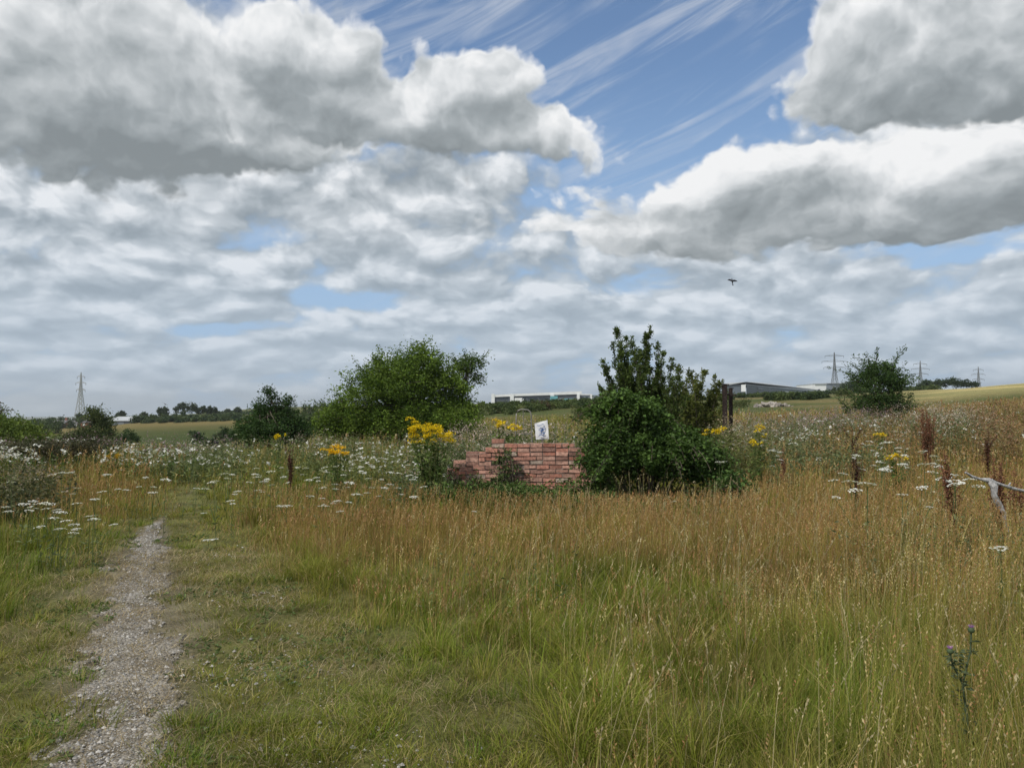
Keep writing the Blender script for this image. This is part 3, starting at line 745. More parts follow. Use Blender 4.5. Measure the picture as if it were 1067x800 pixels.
# ---------------- upright willow shoots behind the wall
def willow(name, label, d, stem_px, tops, c0, c1, leaf, nper, seed, spread=.22):
    nper = int(nper * 1.7)
    x0 = (stem_px - 533.5) / FPX * d; z0 = gz(x0, d)
    base = thing(name, label, 'shrub', (x0, d, z0 - .05))
    bb = MB(); lv = Bag()
    for (tx, ty) in tops:
        e = W(tx, ty, d + rng.normal(0, .35)); E = np.array([e.x - x0, e.y - d, e.z - z0])
        S = np.array([rng.normal(0, .12) + E[0] * .25, rng.normal(0, .12), 0])
        bend = rng.normal(0, .12, 3)
        pts = [S + (E - S) * t + bend * math.sin(math.pi * t) for t in np.linspace(0, 1, 8)]
        bb.tube(pts, list(np.linspace(.022, .004, 8)), 5, (1, 1, 1), False)
        L = E[2]
        for k in range(int(L * 20)):
            t = rng.uniform(.22, 1.0); p = S + (E - S) * t + bend * math.sin(math.pi * t)
            dr = np.array([rng.normal(0, .6), rng.normal(0, .6), rng.uniform(.6, 1.5)]); dr /= np.linalg.norm(dr)
            l_ = (.07 + .46 * (1 - t)) * rng.uniform(.5, 1.3)
            bb.tube([p, p + dr * l_], [.005, .002], 3, (1, 1, 1), False)
            tt_ = rng.random(nper); P = p + dr * (l_ * tt_)[:, None] + rng.normal(0, .022, (nper, 3))
            V, F = leaf_quads(P, leaf, .2, .42, np.tile(dr, (nper, 1)))
            lv.add(V, [F], leaf_cols(nper, c0, c1))
    bb.build('stems', M_BARKT, base); lv.build('foliage', M_LEAF, base)
    return base
tops = [(641, 342), (657, 352), (678, 340), (690, 366), (628, 372), (646, 366), (668, 362), (685, 352), (635, 392), (700, 372), (708, 384), (650, 384), (672, 380), (622, 398), (692, 388), (663, 398), (712, 398), (640, 410), (680, 400), (700, 405), (653, 350), (675, 358), (630, 385), (684, 376), (647, 356), (662, 372), (634, 402), (644, 378), (655, 392), (668, 390), (676, 404), (629, 410), (688, 410), (706, 410), (638, 356), (674, 347)]
tops += [(a_ + rng.normal(0, 6), b_ + rng.uniform(22, 50)) for a_, b_ in tops[:30]]
willow('goat_willow', 'tall upright leafy willow shrub rising behind the ivy mound', 17, 665, tops, (.045, .075, .022), (.14, .19, .05), .058, 12, 3)
tops = [(706, 378), (718, 384), (727, 390), (735, 385), (744, 392), (752, 395), (700, 395), (712, 400), (724, 405), (738, 404), (748, 410), (695, 405), (756, 404), (715, 392), (730, 398), (742, 415), (705, 415), (720, 418), (733, 420), (752, 422), (698, 420), (710, 408), (728, 412), (690, 402), (746, 404), (722, 396)]
willow('osier_willow', 'lower olive green willow shrub beside the rusty posts', 19.5, 725, tops, (.06, .085, .022), (.19, .21, .055), .065, 11, 4)

# ------------------------------------------------------------------ brick wall
BW = MB(); MO = MB()
bh, bl, bd = .075, .225, .105
xl, xr = (467 - 533.5) / FPX * WALL_D, (619 - 533.5) / FPX * WALL_D
ztop_r = W(580, 458, WALL_D).z; zg = gz(.3, WALL_D)
brks = [[], []]
rows = int((ztop_r - zg) / bh)
def top_at(x):
    px = 533.5 + x / WALL_D * FPX
    t = np.interp(px, [462, 467, 480, 498, 515, 524, 530, 545, 598, 610, 620], [497, 490, 477, 466, 459, 457, 460, 457.5, 459.5, 467, 484])
    return W(px, t, WALL_D).z
for r_i in range(-1, rows + 2):
    z0 = zg + r_i * bh
    x = xl - .25 + (bl / 2 if r_i % 2 else 0); ci = 0
    while x < xr + .05:
        header = rng.random() < .12
        L = bl * (.5 if header else 1); cxm = x + L / 2
        if cxm > xl + .02 * rng.normal() and z0 + bh < top_at(cxm) + rng.normal(0, .018) and x + L < xr + .06 * rng.random() + .02:
            gap = -.25 < cxm < -.07 and z0 > zg + .35          # the broken notch where the plant grows
            if not (gap and rng.random() < .6) and rng.random() > .012:
                k = rng.random()
                colr = lerp(np.array([.42, .18, .13]), np.array([.55, .33, .26]), k) * rng.uniform(.75, 1.15)
                if rng.random() < .12: colr = np.array([.27, .15, .12])
                if rng.random() < .06: colr = np.array([.42, .33, .27])
                tilt = rng.normal(0, .012) + (.10 * (cxm + .25) if cxm < -.3 else 0)
                sag = -.09 * max(0, -.2 - cxm) * (z0 - zg) + rng.normal(0, .003)
                BW.box((cxm, WALL_D + rng.normal(0, .008) + bd / 2 + (.02 if cxm < -.2 else 0), z0 + bh / 2 + sag), (L - .016 + rng.normal(0, .003), bd, bh - .016 + rng.normal(0, .003)), rz=rng.normal(0, .02), ry=-tilt * .3 + rng.normal(0, .012), col=colr, jit=.0028)
                BW.box((cxm, WALL_D + bd * 1.6 + rng.normal(0, .004), z0 + bh / 2), (L - .008, bd, bh - .010), col=colr * .9, jit=.002)
                MO.box((cxm, WALL_D + bd * 1.02 + (.02 if cxm < -.2 else 0), z0 + bh / 2 - .004 + sag), (L + .0015, bd * 1.72, bh - .004), col=(1, 1, 1))
        x += L
wall = thing('brick_wall', 'low broken red brick wall with a crumbling top in the meadow', 'wall', (0, WALL_D, zg))
M_BRICK = plain_mat('weathered_brick', (.4, .2, .15), .92, .15, use_tint=True, vary=.35, scale=22, bstr=.8, bdist=.006, stain=(.33, .20, .155))
M_MORTAR = plain_mat('old_mortar', (.27, .21, .18), .95, .1, vary=.4, scale=25, bstr=.8)
for mbx, nm, mt in ((BW, 'brickwork', M_BRICK), (MO, 'mortar', M_MORTAR)):
    o = mbx.build(nm, mt, None); o.parent = wall; o.matrix_parent_inverse = Matrix.Translation((0, -WALL_D, -zg))
# loose fallen bricks
for i, (a, b, rz_) in enumerate([(478, 497, .5), (502, 500, 1.2), (640, 514, .2)]):
    d = WALL_D - .35; p = W(a, b, d); z = gz(p.x, d)
    mb = MB(); mb.box((0, 0, 0), (.215, .1025, .065), col=(.36, .14, .10), jit=.004)
    o = mb.build('fallen_brick', M_BRICK); o.location = (p.x, d, z + .03); o.rotation_euler = (.15, .1, rz_)
    tag(o, ['fallen red brick in the weeds below the left end of the wall', 'loose red brick lying under the broken middle of the wall', 'loose red brick lying in the grass at the foot of the ivy mound'][i], 'brick', 'loose bricks by the wall')

# notice: white sheet on a thin board standing behind the wall
d = WALL_D + .42; tl, tr, br, bl_ = W(557, 441, d), W(570.5, 437.5, d), W(572, 457.5, d), W(558.5, 458, d)
cz = [np.array(v) for v in (tl, tr, br, bl_)]; c0_ = sum(cz) / 4
sb = thing('notice_board', 'crumpled white notice with faint blue marks propped behind the wall', 'sign', (c0_[0], d, gz(c0_[0], d)))
M_WHITE = plain_mat('white_sheet', (.80, .81, .84), .6, .3, vary=.08, scale=8, bstr=.4, bdist=.01)
mb = MB(); nx, nz_ = 7, 9; V = []
for j in range(nz_):
    for i in range(nx):
        u, v = i / (nx - 1), j / (nz_ - 1)
        p = cz[3] * (1 - u) * (1 - v) + cz[2] * u * (1 - v) + cz[1] * u * v + cz[0] * (1 - u) * v - c0_
        V.append(p + np.array([rng.normal(0, .002), rng.normal(0, .006) - .012 * math.sin(u * 7 + v * 3), rng.normal(0, .002)]))
V = np.array(V); Fq = [[j * nx + i, j * nx + i + 1, (j + 1) * nx + i + 1, (j + 1) * nx + i] for j in range(nz_ - 1) for i in range(nx - 1)]
mb.add(V, Fq); mb.add(V + np.array([0, .008, 0]), [f[::-1] for f in Fq])
sh = mb.build('sheet', M_WHITE, sb, True); zoff = c0_[2] - gz(c0_[0], d); sh.location = (0, 0, zoff)
M_INK = plain_mat('blue_ink', (.12, .20, .42), .6, .3, vary=.3)
mb = MB()
for (u, v, w_, h_, a) in [(.25, .82, .04, .012, .2), (.42, .80, .05, .012, -.1), (.62, .83, .045, .012, .1), (.5, .62, .07, .014, .5), (.62, .52, .06, .02, -.7), (.45, .45, .06, .02, 1.1), (.58, .36, .07, .016, .3), (.38, .28, .05, .014, -.4), (.55, .22, .05, .012, .2), (.30, .55, .03, .012, .9), (.70, .66, .03, .014, -1.2), (.52, .53, .035, .05, .4)]:
    p = cz[3] * (1 - u) * (1 - v) + cz[2] * u * (1 - v) + cz[1] * u * v + cz[0] * (1 - u) * v - c0_
    mb.box((p[0], -.030, p[2]), (w_, .003, h_), ry=a)
mk = mb.build('markings', M_INK, sh)
mb = MB(); mb.box((0, .035, zoff / 2 + .06), (.04, .03, zoff + .12), col=(1, 1, 1), ry=.04)
mb.build('stake', plain_mat('grey_timber', (.22, .19, .15), .9, vary=.4), sb)

# bent steel hurdle behind the wall
M_GALV = plain_mat('galvanised_steel', (.22, .21, .19), .6, .4, .3, vary=.25, scale=12, stain=(.20, .12, .08))
d = WALL_D + 1.2; x0 = W(545, 430, d).x; hz = gz(x0, d)
hu = thing('steel_hurdle', 'narrow grey tubular steel frame standing in the weeds behind the wall', 'barrier', (x0, d, hz))
def hp(px, row, dd=0): p = W(px, row, d + dd); return (p.x - x0, p.y - d, p.z - hz)
mb = MB(); mb.tube([hp(538, 500), hp(537.5, 445), hp(538, 431), hp(540, 427.5), hp(543, 426.5), hp(550, 427), hp(552.5, 429), hp(553.5, 433), hp(554.5, 460), hp(555, 500)], .013, 8); mb.build('tube_frame', M_GALV, hu, True)
mb = MB(); mb.tube([hp(537.6, 452), hp(554.4, 452)], .012, 6); mb.build('rail', M_GALV, hu, True)
mb = MB(); mb.tube([hp(545, 427), hp(546, 452)], .006, 5); mb.build('bar', M_GALV, hu, True)

# rusty steel posts
M_RUST = plain_mat('rusty_steel', (.038, .026, .023), .85, .3, .1, vary=.5, scale=25, bstr=.7, stain=(.030, .020, .018))
d = 17.5
for i, (a, t, wd_, lab, h) in enumerate([(755.3, 401, .085, 'taller rusty brown steel post with a cap plate beside the olive willow', 1), (761.5, 405, .07, 'shorter rusty brown steel post just right of the taller one', 0)]):
    dd = d + .25 * i; x = W(a, 430, dd).x; z0 = gz(x, dd); z1 = W(a, t, dd).z
    p = thing('rusty_post', lab, 'post', (x, dd, z0 - .1), 0, 'rusty steel posts')
    H = z1 - z0 + .1; mb = MB()
    mb.box((0, 0, H / 2), (.012, wd_, H)); mb.box((0, -wd_ / 2 - .005, H / 2 + .001), (wd_, .010, H)); mb.box((0, wd_ / 2 + .005, H / 2 + .001), (wd_, .010, H)); mb.build('shaft', M_RUST, p)
    mb = MB(); mb.box((.015, 0, H + .012), (wd_ * (1.7 if h else 1.2), wd_ * 1.5, .02), ry=.1); mb.build('cap_plate', M_RUST, p)
    if h:
        mb = MB(); mb.box((.12, .05, H - .22), (.32, .03, .035), ry=.12); mb.build('bracket', M_RUST, p)

# fallen silver branch
M_SILVER = plain_mat('peeling_silver_bark', (.38, .37, .37), .7, .3, vary=.45, scale=22, bstr=.9, bdist=.02, stain=(.13, .11, .10))
d = 8.6; a0 = W(1030, 500, d); z0 = gz(a0.x, d)
fb_ = thing('fallen_branch', 'bleached silver grey fallen branch with a forked limb at the right edge', 'branch', (a0.x, d, z0))
def bp(px, row, dd=0): p = W(px, row, d + dd); return (p.x - a0.x, p.y - d, p.z - z0)
mb = MB(); mb.tube([bp(1006, 492, -.1), bp(1013, 496.5, -.08), bp(1021, 499, -.02), bp(1030, 500.5), bp(1042, 504.5, .05), bp(1056, 509, .1), bp(1070, 512, .2), bp(1092, 526, .4), bp(1112, 560, .6), bp(1124, 600, .8)], [.010, .016, .014, .030, .016, .019, .015, .024, .026, .02], 9); mb.build('main_limb', M_SILVER, fb_, True)
mb = MB(); mb.tube([bp(1031, 500), bp(1036, 507, -.03), bp(1036, 516, -.05), bp(1040, 524, -.05), bp(1046, 534, -.04), bp(1050, 560, -.02), bp(1055, 596, 0)], [.036, .040, .030, .036, .024, .022, .018], 9); mb.build('forked_limb', M_SILVER, fb_, True)
mb = MB(); mb.tube([bp(1050, 507), bp(1053, 503, .05)], [.012, .008], 6); mb.build('twig_stub', M_SILVER, fb_, True)
# dark post in the valley edge
d = 26; x = W(224, 466, d).x; z0 = gz(x, d)
mb = MB(); mb.box((0, 0, .3), (.13, .10, 1.0), col=(.02, .02, .03), jit=.006); mb.box((0, 0, .815), (.17, .14, .03), col=(.02, .02, .03))
o = mb.build('marker_post', plain_mat('dark_paint', (.025, .027, .035), .6), None); o.location = (x, d, z0 - .1); o.rotation_euler = (0, .06, .2)
tag(o, 'short dark square post where the meadow drops to the valley', 'post')

# ------------------------------------------------------------------ ivy and bramble mound
def leafy(name, label, cat, centre, blobs, n, leaf, c0, c1, seed, part='foliage', stemmat=M_BARKT, amp=.22, shell=.8, arcs=0, up=.6, per=24, crad=.09, group=None, kind=None):
    base = thing(name, label, cat, centre, 0, group)
    V, F, C, cents = crown(blobs, n, per, crad, leaf, c0, c1, seed, shell, amp, .75, up)
    b = Bag(); b.add(V, [F], C); st_ = MB()
    for c_ in cents[rng.choice(len(cents), min(60, len(cents)), replace=False)]:
        limb(st_, (c_[0] * .4 + rng.normal(0, .08), c_[1] * .4, 0), c_, .012, .004, .2, 4, 5)
    ctr = np.mean([bb_[0] for bb_ in blobs], axis=0)
    for c_ in (cents[rng.choice(len(cents), arcs)] if arcs else []):
        o_ = c_ - ctr; o_[2] = 0; o_ /= np.linalg.norm(o_) + 1e-6; L = rng.uniform(.25, .7); t = np.linspace(0, 1, 7)[:, None]
        P = c_ + o_ * L * t + np.array([0, 0, 1.0]) * (.35 * L * t - L * .9 * t ** 2)
        st_.tube(P, [.004] * 7, 3, (1, 1, 1), False)
        k = 26; tq = rng.random(k)[:, None]; Q_ = c_ + o_ * L * tq + np.array([0, 0, 1.0]) * (.35 * L * tq - L * .9 * tq ** 2) + rng.normal(0, .025, (k, 3))
        V2, F2 = leaf_quads(Q_, leaf * 1.05, .6, .7); b.add(V2, [F2], leaf_cols(k, c0, c1))
    st_.build('stems', stemmat, base); b.build(part, M_LEAF, base)
    return base
d = 13.2; x0 = (672 - 533.5) / FPX * d; z0 = gz(x0, d)
leafy('ivy_mound', 'large dense dark green ivy and bramble mound swallowing the right end of the wall', 'shrub', (x0, d, z0 - .05),
    local(x0, d, [(652, 440, 0, 36, 30, .7), (660, 470, -.1, 50, 34, .8), (690, 482, 0, 50, 30, .8), (640, 486, -.1, 30, 28, .6), (715, 487, .1, 32, 24, .6), (738, 490, .1, 22, 20, .5), (722, 472, .1, 20, 16, .5), (700, 462, .1, 24, 18, .5), (640, 425, .2, 20, 16, .4), (668, 430, .2, 22, 16, .5)], z0 - .05),
    900, .058, (.026, .054, .012), (.11, .185, .042), 31, arcs=130, per=34, crad=.075)
d = 12.4; x0 = (762 - 533.5) / FPX * d
leafy('bramble_sprout', 'bright leafy young bramble at the right foot of the ivy mound', 'plant', (x0, d, gz(x0, d)), [((0, 0, .34), (.22, .2, .3)), ((.16, 0, .22), (.15, .15, .2))], 60, .06, (.06, .12, .03), (.15, .24, .07), 37, arcs=6, per=14)
# weeds growing in the notch of the wall
d = WALL_D - .12; x0 = W(526, 470, d).x; g0 = gz(x0, d)
leafy('wall_weed', 'leafy weed growing out of the notch in the brick wall', 'plant', (x0, d, g0), [((0, 0, .52), (.12, .08, .2)), ((-.05, -.02, .30), (.2, .1, .2)), ((.0, 0, .85), (.08, .06, .18))], 44, .045, (.05, .085, .025), (.14, .18, .06), 41, arcs=8, per=14)

for (a, lab, h_, k_) in [(474, 'straggly weed leaning over the slumped left end of the wall', .52, 24), (500, 'thin low weed in front of the broken left part of the wall', .42, 16)]:
    d = WALL_D - .22; x0 = W(a, 470, d).x
    leafy('wall_weed', lab, 'plant', (x0, d, gz(x0, d)), [((0, 0, h_), (.10, .07, .22)), ((.04, -.02, h_ * .5), (.16, .1, .2))], k_, .042, (.07, .10, .03), (.18, .20, .08), int(a), arcs=5, per=12)
# low ivy, nettle and bramble carpet at the foot of the wall: nobody could count it
gb = Bag()
def carpet(px0, px1, row0, row1, n, hmin, hmax, leaf, c0, c1):
    px = rng.uniform(px0, px1, n); row = rng.uniform(row0, row1, n); y = EYE * FPX / (row - HOR); x = (px - 533.5) / FPX * y
    h = rng.uniform(0, 1, n) * lerp(hmin, hmax, fbm(x * 1.6, y * 1.6, 141, 3)); ok = ~wall_hide(x, y)
    P = np.stack([x, y, ground_z(x, y) + h], 1)[ok]
    V, F = leaf_quads(P, leaf, .7, .7); gb.add(V, [F], leaf_cols(len(P), c0, c1))
carpet(462, 640, 513, 537, 30000, .10, .62, .05, (.040, .075, .02), (.13, .19, .05))
carpet(500, 770, 522, 545, 14000, .05, .45, .045, (.05, .085, .022), (.13, .19, .05))
carpet(400, 470, 508, 535, 7000, .1, .6, .045, (.06, .09, .03), (.14, .18, .06))
carpet(935, 1100, 530, 600, 9000, .05, .38, .035, (.06, .10, .04), (.15, .20, .08))
o = gb.build('ground_ivy', M_LEAF, None, 'stuff'); tag(o, 'low carpet of ivy, nettles and brambles round the foot of the wall', 'ground cover')

# ------------------------------------------------------------------ tall weeds of the meadow edge (uncountable)
wb = Bag()
def weeds(x, y, h, nl, leaf, c0, c1, head=None, hn=8, hs=.03, hc=(.5, .45, .42), hr=.09):
    n = len(x); z = ground_z(x, y); ld = rng.uniform(0, 6.28, n); le = np.abs(rng.normal(.08, .07, n))
    V, F, C = blades(x, y, z, h, .008 + y * .0003, le, np.tile(np.array(c0) * 1.1, (n, 1)), np.tile(np.array(c1), (n, 1)), 2, None, ld)
    wb.add(V, F, C)
    t = rng.uniform(.12, .95, (n, nl)); r = .02 + .10 * (1 - t) * rng.random((n, nl)); a = rng.uniform(0, 6.28, (n, nl))
    off = (le * h)[:, None] * t ** 2
    P = np.stack([x[:, None] + np.cos(ld)[:, None] * off + np.cos(a) * r, y[:, None] + np.sin(ld)[:, None] * off + np.sin(a) * r, z[:, None] + h[:, None] * t * (1 - .35 * le[:, None] * t)], -1).reshape(-1, 3)
    V, F = leaf_quads(P, leaf, .1, .32); wb.add(V, [F], leaf_cols(len(P), c0, c1))
    if hn:
        top = np.stack([x + np.cos(ld) * le * h, y + np.sin(ld) * le * h, z + h * (1 - .35 * le)], -1)
        P = (top[:, None] + rng.normal(0, 1, (n, hn, 3)) * np.array([hr, hr, hr * .8])).reshape(-1, 3)
        V, F = leaf_quads(P, hs, .8, .8); wb.add(V, [F], leaf_cols(len(P), np.array(hc) * .8, np.array(hc) * 1.15))
def px_patch(n, cx, sx, d0, d1):
    y = rng.uniform(d0, d1, n); px = rng.normal(cx, sx, n); x = (px - 533.5) / FPX * y; ok = ~wall_hide(x, y) & (on_path(x, y) < .4) & (fbm(x * .7, y * .45, 181, 3) + rng.normal(0, .07, n) > .46); return x[ok], y[ok]
WG0, WG1 = (.07, .10, .045), (.17, .20, .09)
THI = (.34, .27, .24); PINK = (.36, .23, .30)
def W_(n, cx, sx, d0, d1, h0, h1, **k):
    x, y = px_patch(n, cx, sx, d0, d1); 
    if len(x): weeds(x, y, rng.uniform(h0, h1, len(x)), k.pop('nl', 16), k.pop('leaf', .085), k.pop('c0', WG0), k.pop('c1', WG1), **k)
W_(1500, 120, 110, 17, 27, .35, .75, hc=(.20, .20, .12), hn=3)      # left bank greenery
W_(420, 110, 90, 19, 26, .5, .95, hc=PINK, hn=9, hs=.035)            # pinkish bank on the left
W_(500, 60, 60, 17, 24, .4, .8, c0=(.05, .10, .02), c1=(.13, .20, .06), hn=0)
W_(1600, 350, 80, 15, 27, .4, .85, c0=(.09, .12, .04), c1=(.22, .24, .09), hc=(.24, .20, .11), hn=4)
W_(320, 320, 70, 17, 26, .6, .95, hc=THI, hn=7)
W_(300, 470, 35, 14.3, 20, .6, 1.1, hc=(.30, .24, .20), hn=8)
W_(160, 425, 22, 12.3, 13.4, .35, .7, hc=(.30, .24, .20), hn=6)
W_(620, 600, 45, 14.6, 24, .8, 1.35, hc=THI, hn=10)                  # behind the wall
W_(260, 505, 28, 14.2, 19, .8, 1.35, hc=(.45, .36, .32), hn=12)
W_(200, 620, 30, 15, 22, .9, 1.4, c0=(.09, .11, .035), c1=(.20, .21, .08), hn=4)
W_(1300, 790, 70, 14.5, 25, .45, .95, hc=(.24, .21, .13), hn=4)
W_(600, 850, 60, 22, 34, .7, 1.2, hc=(.38, .27, .32), hn=9)         # pink grey band right
W_(500, 830, 60, 20, 32, .7, 1.1, hc=THI, hn=10)
W_(1500, 1010, 90, 16, 32, .5, 1.1, c0=(.12, .11, .05), c1=(.24, .20, .09), hc=(.34, .25, .18), hn=9)
W_(500, 1040, 70, 16, 30, .7, 1.25, c0=(.14, .09, .045), c1=(.24, .15, .08), hc=(.28, .15, .09), hn=14)
W_(70, 756, 7, 14.6, 16.5, 1.15, 1.5, c0=(.08, .11, .03), c1=(.20, .22, .08), hc=(.30, .25, .16), hn=8)
W_(200, 770, 16, 14.5, 17, .9, 1.35, c0=(.10, .11, .04), c1=(.22, .22, .08), hc=(.34, .27, .2), hn=7)
W_(240, 985, 25, 17, 24, .9, 1.35, hc=(.50, .44, .38), hn=14)
W_(260, 960, 180, 9, 15, .35, .7, c0=(.08, .11, .05), c1=(.17, .20, .09), hc=(.35, .3, .2), hn=4, leaf=.05)
W_(200, 700, 260, 6, 13, .2, .45, c0=(.08, .11, .04), c1=(.17, .20, .08), hn=3, hs=.02, leaf=.045, hc=(.3, .2, .1))
W_(120, 1010, 60, 6.5, 9.5, .35, .7, c0=(.07, .10, .045), c1=(.16, .19, .10), hn=3, hs=.02, leaf=.05, hc=(.3, .2, .1))
W_(300, 20, 25, 11, 15, .4, .8, c0=(.05, .065, .03), c1=(.13, .13, .06), hc=(.25, .2, .15), hn=6)
o = wb.build('meadow_weeds', M_LEAF, None, 'stuff'); tag(o, 'tangle of tall weeds and thistles gone to seed along the meadow', 'weeds')

# small rosette leaves in the turf
rb = Bag(); x, y = scatter(9000, 2.6, 11); s, rd, gr = zones(x, y); ok = (rng.random(9000) < s * (fbm(x * 1.1, y * 1.1, 151, 3) > .5)) & (on_path(x, y) < .5); x, y = x[ok], y[ok]
P = np.repeat(np.stack([x, y, ground_z(x, y) + .012], 1), 5, 0) + rng.normal(0, .012, (len(x) * 5, 3)) * np.array([1, 1, .3])
V, F = leaf_quads(P, .035, 1.2, .45); rb.add(V, [F], leaf_cols(len(P), (.07, .12, .035), (.17, .22, .08)))
o = rb.build('turf_herbs', M_LEAF, None, 'stuff'); tag(o, 'small plantain and clover leaves creeping through the short turf', 'herbs')

# ------------------------------------------------------------------ wild carrot: white umbels on thin stems
def umbel_mesh(r, seed):
    q = np.random.default_rng(seed); n = 46
    rad = r * np.sqrt(q.random(n)); a = q.uniform(0, 6.28, n)
    P = np.stack([rad * np.cos(a), rad * np.sin(a), r * .28 * (1 - (rad / r) ** 2) + q.normal(0, r * .03, n)], 1)
    s_ = r * .27; V = []; 
    for p in P:
        t = q.normal(0, .25, 2); an = q.uniform(0, 1.5)
        for k in range(5):
            b_ = an + k * 1.2566; V.append(p + np.array([math.cos(b_) * s_ * .5, math.sin(b_) * s_ * .5, (t[0] * math.cos(b_) + t[1] * math.sin(b_)) * s_ * .5]))
    F = np.arange(n * 5).reshape(n, 5)
    col = np.repeat(q.uniform(.62, .82, n)[:, None] * np.array([1, 1, .95]), 5, 0)
    return np.array(V), F, col
def carrot(name, seed, H, r, multi=1):
    q = random.Random(seed); base = thing(name, 'white wild carrot', 'flower')
    st_ = MB(); ums = []
    for k in range(multi):
        hx, hy = (q.uniform(-.06, .06), q.uniform(-.06, .06)) if k == 0 else (q.uniform(-.16, .16), q.uniform(-.16, .16))
        hh = H * (1 if k == 0 else q.uniform(.82, 1.02)); ur = r * (1 if k == 0 else q.uniform(.55, .9))
        y0 = 0 if k == 0 else H * q.uniform(.35, .55)
        b0 = Vector((hx * .3, hy * .3, y0)); top = Vector((hx, hy, hh))
        st_.tube([b0, b0.lerp(top, .5) + Vector((q.uniform(-.01, .01), q.uniform(-.01, .01), 0)), top - Vector((0, 0, ur * .5))], [.004, .003, .0025], 4, (.12, .16, .06), False)
        for j in range(7):
            a = j * .9; st_.tube([top - Vector((0, 0, ur * .5)), top + Vector((math.cos(a) * ur * .7, math.sin(a) * ur * .7, .0))], .0012, 3, (.14, .19, .08), False)
        ums.append((top, ur))
    st_.build('stem', M_LEAF, base)
    for k, (t, ur) in enumerate(ums):
        V, F, C = umbel_mesh(ur, seed * 10 + k); tx, ty = q.uniform(-.2, .2), q.uniform(-.2, .2)
        V[:, 2] += V[:, 0] * tx + V[:, 1] * ty
        o = mesh_obj('umbel', V, F, M_FLOWER, base, C); o.location = t
    lb = Bag(); P = np.array([[q.uniform(-.05, .05), q.uniform(-.05, .05), q.uniform(.05, .6) * H] for _ in range(14)]); V, F = leaf_quads(P, .06, .1, .25); lb.add(V, [F], leaf_cols(14, WG0, WG1)); lb.build('leaves', M_LEAF, base)
    return base
def kids(o): return [c for c in bpy.data.objects if c.parent == o]
def copy_tree(o, ch, parent=None):
    c = o.copy(); COL.objects.link(c); c.parent = parent
    for k in ch: d_ = k.copy(); COL.objects.link(d_); d_.parent = c
    return c
protos = []
for i in range(9):
    p_ = carrot('wild_carrot', 50 + i, .62, [.046, .052, .04, .055, .048, .035, .05, .042, .058][i], [1, 2, 1, 3, 1, 2, 1, 1, 2][i])
    protos.append([p_, [c for c in COL.objects if c.parent == p_], False])
def put_carrot(px, row, h, label, group='wild carrot flowers across the meadow', sc=1.0, one=False):
    # the head stands h above the ground and shows at this place of the photo
    d = (EYE - h) * FPX / (row - HOR)
    for _ in range(12):                        # settle on the sloping ground
        p = W(px, row, d); e = p.z - gz(p.x, d) - h; d = max(3, min(40, d + e * FPX / (row - HOR) * .6))
    p = W(px, row, d); g0 = gz(p.x, d); H = max(.08, p.z - g0)
    i = rng.integers(0, 9) if not one else [0, 2, 4, 6][rng.integers(0, 4)]
    pr = protos[i]
    if not pr[2]: o = pr[0]; pr[2] = True
    else: o = copy_tree(pr[0], pr[1])
    o.location = (p.x, d, g0); o.rotation_euler = (0, 0, rng.uniform(0, 6.28)); s_ = sc * rng.uniform(.95, 1.45) * (1.3 if px > 740 else 1)
    o.scale = (s_, s_, H / .62); o['label'] = label; o['group'] = group
    return o
singles = [(1050, 572, .62, 'broad white wild carrot head near the right edge below the silver branch', 1.15), (500, 533, .45, 'single small white flower head in the brown grass below the wall', .8), (441, 507, .6, 'white umbel standing alone just left of the low end of the wall', 1.0), (866, 500, .62, 'white umbel standing alone in green grass between the ivy mound and the silver branch', .95), (899, 439, .95, 'widest white umbel topping the tall dark dock stem at the right', 1.5), (700, 522, .5, 'small white flower head in the grass below the foot of the ivy mound', .7)]
for a, b, h, lab, sc_ in singles: put_carrot(a, b, h, lab, 'wild carrot flowers across the meadow', sc_, True)
